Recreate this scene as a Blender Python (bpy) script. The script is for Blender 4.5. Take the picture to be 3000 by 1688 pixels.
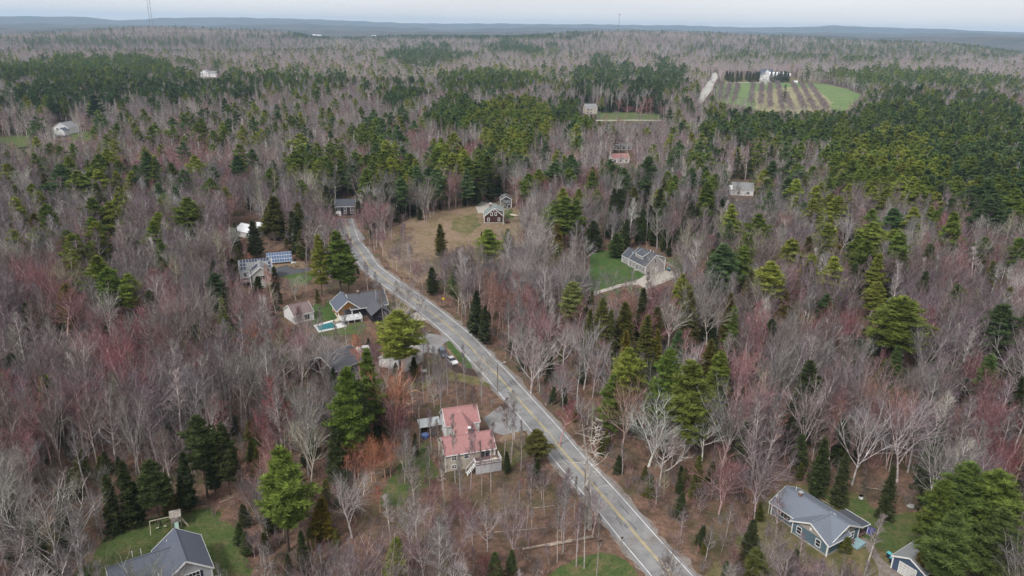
import bpy, bmesh, math, random
import numpy as np
from mathutils import Vector, Matrix, noise as mnoise

random.seed(7)
RNG = np.random.default_rng(11)
R = math.radians
scene = bpy.context.scene
for o in list(bpy.data.objects):
    bpy.data.objects.remove(o)

# ------------------------------------------------------------------ camera
CAM_H, FPX, TH, RO = 90.0, 2166.0, R(19.45), math.atan(0.0175)
AF = Vector((0, math.cos(TH), -math.sin(TH)))
r0, u0 = Vector((1, 0, 0)), Vector((0, math.sin(TH), math.cos(TH)))
AR = r0 * math.cos(RO) + u0 * math.sin(RO)
AU = u0 * math.cos(RO) - r0 * math.sin(RO)
cam_data = bpy.data.cameras.new('camera')
cam = bpy.data.objects.new('camera', cam_data)
scene.collection.objects.link(cam)
cam_data.sensor_width = 36.0
cam_data.lens = FPX / 3000 * 36
cam_data.clip_start = 1.0
cam_data.clip_end = 60000.0
cam.matrix_world = Matrix(((AR.x, AU.x, -AF.x, 0), (AR.y, AU.y, -AF.y, 0), (AR.z, AU.z, -AF.z, CAM_H), (0, 0, 0, 1)))
scene.camera = cam

# ------------------------------------------------------------------ sky, sun, exposure
SUN_EL, SUN_ROT = R(48), R(215)
world = bpy.data.worlds.new('World')
scene.world = world
world.use_nodes = True
nt = world.node_tree
nt.nodes.clear()
wo = nt.nodes.new('ShaderNodeOutputWorld')
bg = nt.nodes.new('ShaderNodeBackground')
sky = nt.nodes.new('ShaderNodeTexSky')
sky.sky_type = 'NISHITA'
sky.sun_disc = False
sky.sun_elevation = SUN_EL
sky.sun_rotation = SUN_ROT
sky.air_density = 1.0
sky.dust_density = 3.0
sky.ozone_density = 1.5
hs = nt.nodes.new('ShaderNodeHueSaturation')          # an even cloud deck greys the clear sky
hs.inputs['Saturation'].default_value = 0.30
nt.links.new(sky.outputs[0], hs.inputs['Color'])
deck = nt.nodes.new('ShaderNodeMix')
deck.data_type = 'RGBA'
deck.inputs[0].default_value = 0.72
deck.inputs[7].default_value = (7.5, 7.45, 7.5, 1)
nt.links.new(hs.outputs[0], deck.inputs[6])
wtc = nt.nodes.new('ShaderNodeTexCoord')
wmap = nt.nodes.new('ShaderNodeMapping')
wmap.inputs['Scale'].default_value = (1, 1, 9)
wn = nt.nodes.new('ShaderNodeTexNoise')
wn.inputs['Scale'].default_value = 2.4
wn.inputs['Detail'].default_value = 4
wr = nt.nodes.new('ShaderNodeMapRange')
wr.inputs['To Min'].default_value = 0.84
wr.inputs['To Max'].default_value = 1.14
nt.links.new(wtc.outputs['Generated'], wmap.inputs[0])
nt.links.new(wmap.outputs[0], wn.inputs['Vector'])
nt.links.new(wn.outputs[0], wr.inputs[0])
wm = nt.nodes.new('ShaderNodeMix')
wm.data_type = 'RGBA'
wm.blend_type = 'MULTIPLY'
wm.inputs[0].default_value = 1.0
nt.links.new(deck.outputs[2], wm.inputs[6])
nt.links.new(wr.outputs[0], wm.inputs[7])
nt.links.new(wm.outputs[2], bg.inputs[0])
bg.inputs[1].default_value = 0.082
nt.links.new(bg.outputs[0], wo.inputs[0])

sun_data = bpy.data.lights.new('sun', 'SUN')
sun_data.energy = 1.5
sun_data.angle = R(10)
sun_data.color = (1.0, 0.97, 0.92)
sun = bpy.data.objects.new('sun', sun_data)
scene.collection.objects.link(sun)
sd = Vector((math.sin(SUN_ROT) * math.cos(SUN_EL), math.cos(SUN_ROT) * math.cos(SUN_EL), math.sin(SUN_EL)))
sun.rotation_euler = sd.to_track_quat('Z', 'Y').to_euler()

scene.view_settings.view_transform = 'Standard'
scene.view_settings.look = 'None'
scene.view_settings.exposure = 0.88
scene.view_settings.gamma = 1.0
scene.render.engine = 'CYCLES'
scene.cycles.max_bounces = 4
scene.cycles.diffuse_bounces = 2
scene.cycles.glossy_bounces = 2
scene.cycles.volume_bounces = 0

# ------------------------------------------------------------------ helpers
COL = scene.collection

def G(px, py, z=0.0):
    """world point where the photograph's pixel (3000 px wide) meets the level z"""
    d = AF + AR * ((px - 1500) / FPX) + AU * ((844 - py) / FPX)
    t = (z - CAM_H) / d.z
    return Vector((d.x * t, d.y * t, z))

def PJ(X, Y, Z):
    X = np.asarray(X, float); Y = np.asarray(Y, float); Z = np.asarray(Z, float) - CAM_H
    zc = X * AF.x + Y * AF.y + Z * AF.z
    return (1500 + FPX * (X * AR.x + Y * AR.y + Z * AR.z) / zc,
            844 - FPX * (X * AU.x + Y * AU.y + Z * AU.z) / zc, zc)

def tag(o, label=None, cat=None, group=None, kind=None):
    if label: o['label'] = label
    if cat: o['category'] = cat
    if group: o['group'] = group
    if kind: o['kind'] = kind
    return o

def empty(name, loc, rz=0.0):
    o = bpy.data.objects.new(name, None)
    COL.objects.link(o)
    o.location = loc
    o.rotation_euler = (0, 0, rz)
    o.empty_display_size = 0.5
    return o

class MB:
    """collects boxes, bars, tubes and polygons for one mesh"""
    def __init__(s):
        s.v, s.f, s.m = [], [], []
    def poly(s, pts, faces, mi=0):
        n = len(s.v)
        s.v += [tuple(p) for p in pts]
        s.f += [tuple(n + i for i in f) for f in faces]
        s.m += [mi] * len(faces)
    def hexa(s, b, t, mi=0):          # 4 bottom points, 4 top points
        s.poly(list(b) + list(t), [(3, 2, 1, 0), (4, 5, 6, 7), (0, 1, 5, 4), (1, 2, 6, 5), (2, 3, 7, 6), (3, 0, 4, 7)], mi)
    def box(s, x0, x1, y0, y1, z0, z1, mi=0):
        s.hexa([(x0, y0, z0), (x1, y0, z0), (x1, y1, z0), (x0, y1, z0)], [(x0, y0, z1), (x1, y0, z1), (x1, y1, z1), (x0, y1, z1)], mi)
    def slab(s, q, th, mi=0):         # quad q lifted along its normal by th
        q = [Vector(p) for p in q]
        n = (q[1] - q[0]).cross(q[3] - q[0]).normalized() * th
        s.hexa(q, [p + n for p in q], mi)
    def bar(s, a, b, w, h=None, mi=0):
        a, b = Vector(a), Vector(b)
        h = h or w
        d = (b - a).normalized()
        up = Vector((0, 0, 1)) if abs(d.z) < .95 else Vector((1, 0, 0))
        sx = d.cross(up).normalized() * w / 2
        sy = sx.cross(d).normalized() * h / 2
        s.hexa([a - sx - sy, a + sx - sy, a + sx + sy, a - sx + sy], [b - sx - sy, b + sx - sy, b + sx + sy, b - sx + sy], mi)
    def tube(s, a, ra, b, rb, n=6, mi=0, cap=True):
        a, b = Vector(a), Vector(b)
        d = (b - a).normalized()
        up = Vector((0, 0, 1)) if abs(d.z) < .95 else Vector((1, 0, 0))
        x = d.cross(up).normalized()
        y = x.cross(d)
        k = len(s.v)
        cs = [(math.cos(2 * math.pi * i / n), math.sin(2 * math.pi * i / n)) for i in range(n)]
        s.v += [tuple(a + (x * c + y * q) * ra) for c, q in cs]
        if rb <= 0:
            s.v.append(tuple(b))
            s.f += [(k + i, k + (i + 1) % n, k + n) for i in range(n)]
            s.m += [mi] * n
        else:
            s.v += [tuple(b + (x * c + y * q) * rb) for c, q in cs]
            s.f += [(k + i, k + (i + 1) % n, k + n + (i + 1) % n, k + n + i) for i in range(n)]
            s.m += [mi] * n
            if cap:
                s.f.append(tuple(k + n + i for i in range(n))); s.m.append(mi)
    def mesh(s, name, mats):
        me = bpy.data.meshes.new(name)
        me.from_pydata(s.v, [], s.f)
        for m in (mats if isinstance(mats, (list, tuple)) else [mats]):
            me.materials.append(m)
        if any(s.m):
            me.polygons.foreach_set('material_index', s.m)
        me.update()
        return me
    def build(s, name, mats, parent=None, smooth=False):
        me = s.mesh(name, mats)
        if smooth:
            me.polygons.foreach_set('use_smooth', [True] * len(me.polygons))
        o = bpy.data.objects.new(name, me)
        COL.objects.link(o)
        o.parent = parent
        return o

def ico(mb, c, r, sx=1, sy=1, sz=1, sub=1, jit=0.0, mi=0):
    bm = bmesh.new()
    bmesh.ops.create_icosphere(bm, subdivisions=sub, radius=r)
    bm.verts.ensure_lookup_table()
    pts = [Vector(c) + Vector((v.co.x * sx, v.co.y * sy, v.co.z * sz)) * (1 + random.uniform(-jit, jit)) for v in bm.verts]
    mb.poly(pts, [[v.index for v in f.verts] for f in bm.faces], mi)
    bm.free()

# ------------------------------------------------------------------ materials
def new_mat(name):
    m = bpy.data.materials.new(name)
    m.use_nodes = True
    return m, m.node_tree, m.node_tree.nodes['Principled BSDF']

def mat(name, col, rough=0.8, var=0.15, scale=3.0, col2=None, spec=0.3, metal=0.0, bump=0.0, detail=5, world_pos=False, stretch=(1, 1, 1), lo=0.35, hi=0.65):
    m, t, b = new_mat(name)
    b.inputs['Roughness'].default_value = rough
    b.inputs['Metallic'].default_value = metal
    b.inputs['Specular IOR Level'].default_value = spec
    tc = t.nodes.new('ShaderNodeNewGeometry' if world_pos else 'ShaderNodeTexCoord')
    mp = t.nodes.new('ShaderNodeMapping')
    mp.inputs['Scale'].default_value = stretch
    t.links.new(tc.outputs['Position' if world_pos else 'Object'], mp.inputs[0])
    n = t.nodes.new('ShaderNodeTexNoise')
    n.inputs['Scale'].default_value = scale
    n.inputs['Detail'].default_value = detail
    n.inputs['Roughness'].default_value = 0.65
    t.links.new(mp.outputs[0], n.inputs['Vector'])
    r = t.nodes.new('ShaderNodeValToRGB')
    c2 = col2 or tuple(min(1, c * (1 + var)) for c in col)
    c1 = col if col2 else tuple(c * (1 - var) for c in col)
    r.color_ramp.elements[0].position = lo
    r.color_ramp.elements[1].position = hi
    r.color_ramp.elements[0].color = (*c1, 1)
    r.color_ramp.elements[1].color = (*c2, 1)
    t.links.new(n.outputs[0], r.inputs[0])
    t.links.new(r.outputs[0], b.inputs['Base Color'])
    if bump:
        bp = t.nodes.new('ShaderNodeBump')
        bp.inputs['Strength'].default_value = bump
        t.links.new(n.outputs[0], bp.inputs['Height'])
        t.links.new(bp.outputs[0], b.inputs['Normal'])
    return m

def multi_mat(name, layers, rough=0.95, bump=0.5):
    """layers: first colour, then (colour, scale, lo, hi, detail) mixed in by world-space noise"""
    m, t, b = new_mat(name)
    b.inputs['Roughness'].default_value = rough
    b.inputs['Specular IOR Level'].default_value = 0.15
    g = t.nodes.new('ShaderNodeNewGeometry')
    rgb = t.nodes.new('ShaderNodeRGB')
    rgb.outputs[0].default_value = (*layers[0], 1)
    last = rgb.outputs[0]
    hsum = None
    for i, (c, sc, lo, hi, de) in enumerate(layers[1:]):
        mp = t.nodes.new('ShaderNodeMapping')
        mp.inputs['Location'].default_value = (i * 37.1, i * 11.7, 0)
        t.links.new(g.outputs['Position'], mp.inputs[0])
        n = t.nodes.new('ShaderNodeTexNoise')
        n.inputs['Scale'].default_value = sc
        n.inputs['Detail'].default_value = de
        n.inputs['Roughness'].default_value = 0.7
        t.links.new(mp.outputs[0], n.inputs['Vector'])
        mr = t.nodes.new('ShaderNodeMapRange')
        mr.inputs['From Min'].default_value = lo
        mr.inputs['From Max'].default_value = hi
        t.links.new(n.outputs[0], mr.inputs[0])
        mx = t.nodes.new('ShaderNodeMix')
        mx.data_type = 'RGBA'
        mx.inputs[7].default_value = (*c, 1)
        t.links.new(mr.outputs[0], mx.inputs[0])
        t.links.new(last, mx.inputs[6])
        last = mx.outputs[2]
        hsum = n.outputs[0]
    t.links.new(last, b.inputs['Base Color'])
    if bump and hsum:
        bp = t.nodes.new('ShaderNodeBump')
        bp.inputs['Strength'].default_value = bump
        bp.inputs['Distance'].default_value = 0.2
        t.links.new(hsum, bp.inputs['Height'])
        t.links.new(bp.outputs[0], b.inputs['Normal'])
    return m

def tint_mat(name, scale, lo, hi, mul=1.0, transl=0.0, rough=0.85, grey=None):
    """colour comes from the tree's own tint, broken up by noise"""
    m, t, b = new_mat(name)
    b.inputs['Roughness'].default_value = rough
    b.inputs['Specular IOR Level'].default_value = 0.15
    a = t.nodes.new('ShaderNodeAttribute')
    a.attribute_type = 'INSTANCER'
    a.attribute_name = 'tint'
    tc = t.nodes.new('ShaderNodeTexCoord')
    n = t.nodes.new('ShaderNodeTexNoise')
    n.inputs['Scale'].default_value = scale
    n.inputs['Detail'].default_value = 3
    t.links.new(tc.outputs['Object'], n.inputs['Vector'])
    mr = t.nodes.new('ShaderNodeMapRange')
    mr.inputs['From Min'].default_value = 0.3
    mr.inputs['From Max'].default_value = 0.7
    mr.inputs['To Min'].default_value = lo * mul
    mr.inputs['To Max'].default_value = hi * mul
    t.links.new(n.outputs[0], mr.inputs[0])
    mx = t.nodes.new('ShaderNodeVectorMath')
    mx.operation = 'SCALE'
    src = a.outputs['Color']
    if grey:
        gm = t.nodes.new('ShaderNodeMix'); gm.data_type = 'RGBA'; gm.inputs[0].default_value = grey[0]
        gm.inputs[7].default_value = (*grey[1], 1)
        t.links.new(src, gm.inputs[6]); src = gm.outputs[2]
    t.links.new(src, mx.inputs[0])
    t.links.new(mr.outputs[0], mx.inputs['Scale'])
    t.links.new(mx.outputs[0], b.inputs['Base Color'])
    if transl:
        tr = t.nodes.new('ShaderNodeBsdfTranslucent')
        t.links.new(mx.outputs[0], tr.inputs[0])
        ms = t.nodes.new('ShaderNodeMixShader')
        ms.inputs[0].default_value = transl
        t.links.new(b.outputs[0], ms.inputs[1])
        t.links.new(tr.outputs[0], ms.inputs[2])
        t.links.new(ms.outputs[0], t.nodes['Material Output'].inputs[0])
    return m

M = {}
M['litter'] = multi_mat('leaf_litter', [(0.125, 0.078, 0.058), ((0.21, 0.125, 0.09), 0.9, .42, .6, 5), ((0.055, 0.04, 0.028), 0.18, .46, .64, 6), ((0.075, 0.072, 0.035), 0.05, .50, .66, 5), ((0.17, 0.13, 0.10), .45, .56, .72, 6), ((0.34, 0.24, 0.18), 5.0, .58, .70, 3), ((0.04, 0.03, 0.024), 2.2, .60, .72, 4)])
M['floor_far_shaded'] = multi_mat('forest_floor', [(0.085, 0.062, 0.055), ((0.13, 0.095, 0.08), 0.05, .42, .62, 6), ((0.045, 0.045, 0.032), 0.02, .5, .66, 6)])  # far floor in darker browns, with the shade under the trees mixed into the colour
M['grass'] = multi_mat('lawn_grass', [(0.06, 0.098, 0.028), ((0.10, 0.115, 0.042), 0.4, .42, .62, 6), ((0.15, 0.125, 0.065), 0.25, .50, .66, 6), ((0.035, 0.055, 0.02), 1.5, .5, .7, 4), ((0.22, 0.20, 0.115), 3.0, .60, .72, 4)])
M['green_grass'] = multi_mat('green_grass', [(0.045, 0.095, 0.024), ((0.075, 0.115, 0.034), 0.4, .42, .62, 6), ((0.13, 0.115, 0.05), 0.25, .52, .70, 6), ((0.035, 0.065, 0.02), 1.2, .5, .7, 4)])
M['dry_grass'] = multi_mat('dry_grass', [(0.10, 0.095, 0.04), ((0.18, 0.145, 0.075), 0.3, .42, .6, 6), ((0.07, 0.085, 0.03), 0.12, .5, .66, 4), ((0.27, 0.22, 0.13), 3.0, .58, .72, 3), ((0.08, 0.055, 0.03), .9, .58, .72, 3)])
M['scrub'] = multi_mat('scrub_field', [(0.22, 0.155, 0.11), ((0.15, 0.12, 0.06), 0.12, .42, .6, 6), ((0.30, 0.22, 0.155), 0.5, .5, .68, 5), ((0.16, 0.10, 0.08), 2.0, .52, .7, 3)])
M['hay'] = multi_mat('pale_hay', [(0.27, 0.24, 0.145), ((0.15, 0.17, 0.075), 0.06, .44, .60, 6), ((0.42, 0.36, 0.24), 0.6, .5, .7, 3)])
M['far_lawn'] = multi_mat('rough_lawn', [(0.065, 0.10, 0.03), ((0.11, 0.12, 0.05), 0.08, .42, .62, 6), ((0.17, 0.145, 0.08), 0.12, .52, .70, 6)])
M['farm_green'] = multi_mat('farm_grass', [(0.10, 0.17, 0.055), ((0.15, 0.20, 0.08), 0.03, .42, .6, 6), ((0.21, 0.20, 0.11), 0.08, .52, .70, 6)])
M['asphalt'] = multi_mat('asphalt', [(0.20, 0.20, 0.205), ((0.27, 0.265, 0.265), 0.22, .4, .6, 7), ((0.14, 0.14, 0.145), 0.5, .56, .68, 7), ((0.17, 0.15, 0.135), 0.12, .54, .7, 6), ((0.30, 0.30, 0.30), 5.0, .55, .75, 3)], bump=.1)
M['pale_asphalt'] = multi_mat('pale_grey_asphalt', [(0.34, 0.34, 0.34), ((0.44, 0.44, 0.44), 0.1, .4, .62, 6)], bump=0)  # paler grey for the far straight road
M['dark_asphalt'] = multi_mat('fresh_asphalt', [(0.075, 0.078, 0.09), ((0.11, 0.11, 0.12), 1.2, .45, .65, 5)], bump=.1)
M['shoulder'] = multi_mat('gravel_shoulder', [(0.23, 0.20, 0.18), ((0.16, 0.12, 0.10), 0.7, .45, .62, 5), ((0.36, 0.33, 0.31), 4, .55, .7, 3)])
M['gravel'] = multi_mat('pale_gravel', [(0.40, 0.37, 0.33), ((0.30, 0.26, 0.22), 0.6, .45, .65, 5), ((0.52, 0.49, 0.45), 3, .52, .7, 4)])
M['mulch'] = multi_mat('dark_mulch', [(0.05, 0.035, 0.032), ((0.09, 0.06, 0.05), 2.0, .45, .65, 4)])
M['line_white'] = mat('line_paint_white', (0.42, 0.42, 0.42), .7, scale=.5, col2=(0.74, 0.74, 0.74), world_pos=True, detail=8, lo=.3, hi=.5)
M['line_yellow'] = mat('line_paint_yellow', (0.30, 0.26, 0.15), .7, scale=.4, detail=8, lo=.35, hi=.52, col2=(0.60, 0.46, 0.13), world_pos=True)
M['tar'] = mat('tar_seal', (0.035, 0.035, 0.04), .6, world_pos=True)
M['far_wood'] = multi_mat('distant_forest', [(0.085, 0.075, 0.07), ((0.035, 0.05, 0.035), 0.004, .45, .6, 8), ((0.12, 0.10, 0.095), 0.02, .5, .7, 6)], bump=0)
M['bark'] = tint_mat('bark', 1.2, 0.6, 1.45, 1.35, grey=(.5, (.31, .29, .27)))
M['twig'] = tint_mat('twigs', 0.5, 0.42, 1.4, .56)
M['needles'] = tint_mat('needles', 0.7, 0.5, 1.6, 1.0, 0.0)
M['pine_bark'] = mat('pine_bark', (0.085, 0.065, 0.055), .95, var=.3, scale=2)

def shingle(name, c1, c2, sc=10.0):
    return mat(name, c1, 0.9, scale=sc, col2=c2, bump=.3, detail=8, lo=.3, hi=.7)
M['roof_slate'] = shingle('roof_slate_blue', (0.062, 0.073, 0.10), (0.135, 0.15, 0.19), 7)
M['roof_blue'] = shingle('roof_blue_grey', (0.11, 0.13, 0.165), (0.20, 0.225, 0.27), 6)
M['roof_dark'] = shingle('roof_dark', (0.05, 0.055, 0.068), (0.095, 0.10, 0.12), 6)
M['roof_char'] = shingle('roof_charcoal', (0.062, 0.066, 0.08), (0.125, 0.125, 0.14), 4)
M['roof_grey'] = shingle('roof_grey', (0.17, 0.175, 0.18), (0.27, 0.275, 0.28), 5)
M['roof_green'] = shingle('roof_green_grey', (0.15, 0.18, 0.175), (0.23, 0.27, 0.26), 4)
M['roof_red'] = mat('roof_red', (0.30, 0.145, 0.145), 0.95, scale=2.2, col2=(0.38, 0.21, 0.205), bump=.2, detail=12, lo=.3, hi=.7)
M['roof_brown'] = shingle('roof_brown', (0.14, 0.10, 0.10), (0.22, 0.17, 0.17), 4)
M['roof_metal'] = mat('roof_white_metal', (0.62, 0.64, 0.67), .4, scale=.6, col2=(0.78, 0.80, 0.82))
def siding(name, c, c2=None):
    return mat(name, c, .75, scale=14, col2=c2 or tuple(min(1, x * 1.12) for x in c), stretch=(.15, .15, 1), lo=.4, hi=.6)
M['side_grey'] = siding('siding_light_grey', (0.46, 0.46, 0.48))
M['side_violet'] = siding('siding_weathered_grey', (0.30, 0.275, 0.28), (0.38, 0.35, 0.355))
M['side_blue'] = siding('siding_blue_shingle', (0.075, 0.12, 0.155), (0.13, 0.19, 0.23))
M['side_navy'] = siding('siding_navy', (0.055, 0.085, 0.14))
M['side_brown'] = siding('siding_dark_brown', (0.035, 0.014, 0.014), (0.075, 0.032, 0.03))
M['side_black'] = siding('siding_black', (0.022, 0.020, 0.028))
M['side_beige'] = siding('siding_beige', (0.42, 0.37, 0.31))
M['side_white'] = siding('siding_white', (0.66, 0.66, 0.67), (0.78, 0.78, 0.78))
M['side_tan'] = siding('siding_greige', (0.42, 0.41, 0.39))
M['side_wood'] = siding('siding_orange_wood', (0.26, 0.12, 0.035), (0.38, 0.18, 0.05))
M['gable_tan'] = siding('gable_tan', (0.33, 0.30, 0.27))
M['concrete'] = mat('concrete', (0.36, 0.35, 0.33), .9, var=.2, scale=2)
M['trim'] = mat('white_trim', (0.78, 0.78, 0.78), .6, var=.05)
M['glass'] = mat('window_glass', (0.02, 0.025, 0.035), .08, var=.3, scale=.7, spec=.6)
M['door'] = mat('door_paint', (0.70, 0.70, 0.70), .5, var=.05)
M['garage'] = mat('garage_door_paint', (0.62, 0.62, 0.60), .7, col2=(0.45, 0.44, 0.42), scale=3, stretch=(1, 1, .2))
M['dark_paint'] = mat('dark_paint', (0.03, 0.03, 0.038), .6)
M['navy_paint'] = mat('navy_paint', (0.03, 0.035, 0.08), .6)
M['wood_grey'] = mat('weathered_wood', (0.30, 0.27, 0.24), .9, var=.3, scale=3, stretch=(1, 1, .3))
M['wood_pale'] = mat('pale_wood', (0.48, 0.44, 0.34), .85, var=.2, scale=3)
M['deck_brown'] = mat('deck_brown', (0.14, 0.085, 0.085), .85, var=.2)
M['deck_grey'] = mat('deck_grey', (0.50, 0.50, 0.52), .8, var=.15)
M['brick'] = mat('brick', (0.20, 0.12, 0.10), .95, var=.3, scale=8)
M['steel'] = mat('galvanised_steel', (0.45, 0.46, 0.47), .45, metal=.6)
M['tower'] = mat('tower_steel', (0.22, 0.20, 0.21), .6)
M['black_rubber'] = mat('black_rubber', (0.02, 0.02, 0.02), .9)
M['yellow_sign'] = mat('yellow_sign', (0.75, 0.50, 0.02), .5, var=.05)
M['sign_black'] = mat('sign_black', (0.015, 0.015, 0.015), .6)
M['solar'] = mat('solar_glass', (0.045, 0.085, 0.17), .22, col2=(0.075, 0.13, 0.24), scale=1.5, spec=.6)
M['solar_dark'] = mat('solar_glass_dark', (0.025, 0.035, 0.07), .2, var=.3, scale=1, spec=.6)
M['aluminium'] = mat('aluminium', (0.62, 0.64, 0.66), .4, metal=.3)
M['tarp_blue'] = mat('blue_tarp', (0.012, 0.035, 0.30), .5, var=.2)
M['trampoline_blue'] = mat('round_cover_blue', (0.06, 0.12, 0.34), .5, col2=(0.16, 0.22, 0.42), scale=2)
M['pool_cover'] = mat('pool_cover_green', (0.02, 0.13, 0.15), .4, col2=(0.03, 0.18, 0.20), scale=1)
M['pool_deck'] = mat('pool_deck_white', (0.60, 0.59, 0.58), .8, var=.12, scale=1.5)
M['bin_teal'] = mat('bin_teal_lid', (0.10, 0.42, 0.45), .5)
M['bin_dark'] = mat('bin_navy', (0.02, 0.035, 0.07), .5)
M['slide'] = mat('slide_green', (0.30, 0.42, 0.38), .4)
M['car_blue'] = mat('car_paint_blue_grey', (0.10, 0.125, 0.17), .25, var=.05, spec=.6, metal=.4)
M['car_white'] = mat('car_paint_white', (0.72, 0.73, 0.74), .3, var=.03, spec=.6)
M['car_black'] = mat('car_paint_black', (0.02, 0.02, 0.022), .25, var=.05, spec=.6)
M['car_silver'] = mat('car_paint_silver', (0.45, 0.46, 0.47), .3, var=.05, metal=.5)
M['car_glass'] = mat('car_glass', (0.02, 0.025, 0.03), .08, spec=.7)
M['lamp_glass'] = mat('lamp_glass', (0.65, 0.65, 0.62), .2)
M['red_lamp'] = mat('tail_lamp', (0.35, 0.02, 0.02), .3)
M['stone'] = mat('stone', (0.26, 0.25, 0.24), .95, var=.3, scale=1.5)
M['wire'] = mat('cable', (0.10, 0.095, 0.09), .7)
M['log'] = mat('dead_wood', (0.34, 0.28, 0.23), .95, var=.25, scale=2)
M['pole'] = mat('utility_pole_wood', (0.24, 0.21, 0.18), .95, var=.25, scale=1, stretch=(1, 1, .2))

# ------------------------------------------------------------------ terrain
def lerp_tab(tab, x):
    xs, ys = zip(*tab)
    return np.interp(x, xs, ys)
CREST = [(0, 4), (150, 18), (365, 40), (500, 43), (600, 36), (700, 24), (780, 0), (858, 0), (1000, 10), (1288, 27), (1400, 44), (1545, 58), (1717, 59), (1894, 47), (2184, 36), (2384, 30), (2576, -4), (2900, -15)]
FAR16 = [(0, 42), (200, 44), (290, 52), (400, 47), (560, 46), (750, 49), (1000, 59), (1288, 61), (1500, 63), (1717, 66), (1880, 71), (2000, 70), (2080, 68), (2200, 72), (2340, 76), (2576, 85)]
FAR10 = [(0, 56), (250, 60), (500, 62), (750, 60), (900, 66), (1000, 68), (1120, 74), (1200, 71), (1288, 70), (1450, 70), (1600, 74), (1800, 79), (2000, 82), (2300, 86), (2384, 85), (2576, 88)]
FAR7 = [(0, 64), (400, 68), (900, 77), (1150, 79), (1288, 78), (1500, 84), (1717, 86), (1894, 90), (1960, 87), (2060, 86), (2150, 93), (2250, 91), (2400, 92), (2576, 95)]

def terr(X, Y):
    X = np.asarray(X, float); Y = np.asarray(Y, float)
    r = np.hypot(X, Y)
    u = X / np.maximum(Y, 1.0)
    xd = np.clip((1500 + 2297 * u) / 3000 * 2576, -400, 2976)
    eye = lambda tab: CAM_H + ((68 + 0.0175 * (xd - 1288)) - lerp_tab(tab, xd))
    crest = lerp_tab(CREST, xd)
    left = np.clip((820 - xd) / 160, 0, 1)
    wav = 5 * np.sin(X / 310 + 1.3) * np.sin(Y / 420 + .4) + 3 * np.sin(X / 130 + Y / 170)
    z = wav * np.clip((r - 1700) / 900, 0, 1)
    t = np.clip((r - 2600) / 1400, 0, 1); t = t * t * (3 - 2 * t)
    z = z + t * crest
    z = z - left * 42 * np.exp(-((r - 3000) / 480) ** 2)
    t2 = np.clip((r - 4200) / 900, 0, 1); t2 = t2 * t2 * (3 - 2 * t2)
    z = z * (1 - t2) - 60 * t2
    for rad, tab, w in ((7000, FAR7, 900), (10000, FAR10, 1300), (16000, FAR16, 2200)):
        ztop = CAM_H + ((68 + 0.0175 * (xd - 1288)) - lerp_tab(tab, xd)) / 1860 * rad
        ztop = ztop + 6 * np.sin(X / 180.0) * np.sin(Y / 260.0 + X / 400) + 4 * np.sin(X / 71.)
        z = z + np.exp(-((r - rad) / w) ** 2) * (ztop + 60) * (r > 4300)
    return z

def polar_mesh(name, r_list, m, behind=False, half=1.02, na=240):
    az = np.linspace(-half, half, na)
    A, RR = np.meshgrid(az, np.array(r_list))
    X = RR * np.sin(A); Y = RR * np.cos(A)
    Z = terr(X, Y)
    v = np.stack([X, Y, Z], -1).reshape(-1, 3)
    nr = len(r_list)
    i = np.arange(nr - 1)[:, None] * na + np.arange(na - 1)[None, :]
    f = np.stack([i, i + 1, i + na + 1, i + na], -1).reshape(-1, 4)
    f = f[:, ::-1]
    me = bpy.data.meshes.new(name)
    me.from_pydata(v.tolist(), [], f.tolist())
    me.materials.append(m)
    me.polygons.foreach_set('use_smooth', [True] * len(me.polygons))
    o = bpy.data.objects.new(name, me)
    COL.objects.link(o)
    tag(o, kind='structure')
    return o
rl = [1, 20, 40, 60, 80, 100, 130, 170, 220, 300, 400, 550, 700, 900, 1100, 1300, 1500, 1700] + list(np.arange(1800, 5300, 60))
polar_mesh('ground', [r for r in rl if r <= 700], M['litter'], half=1.25)
polar_mesh('forest_floor', [r for r in rl if r >= 700], M['floor_far_shaded'], half=1.25)
polar_mesh('hills', list(np.arange(5240, 19000, 150)), M['far_wood'], na=420)
gb = MB()                                             # the ground goes on behind the camera
gb.poly([(-1500, -1200, -.02), (1500, -1200, -.02), (1500, 1500, -.02), (-1500, 1500, -.02)], [(0, 1, 2, 3)])
tag(gb.build('terrain', M['litter']), kind='structure')

def pip(poly, x, y):
    x = np.asarray(x, float); y = np.asarray(y, float)
    ins = np.zeros(x.shape, bool)
    n = len(poly)
    for i in range(n):
        x1, y1 = poly[i][:2]; x2, y2 = poly[(i + 1) % n][:2]
        if y1 == y2: continue
        c = ((y1 > y) != (y2 > y)) & (x < (x2 - x1) * (y - y1) / (y2 - y1) + x1)
        ins ^= c
    return ins

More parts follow.
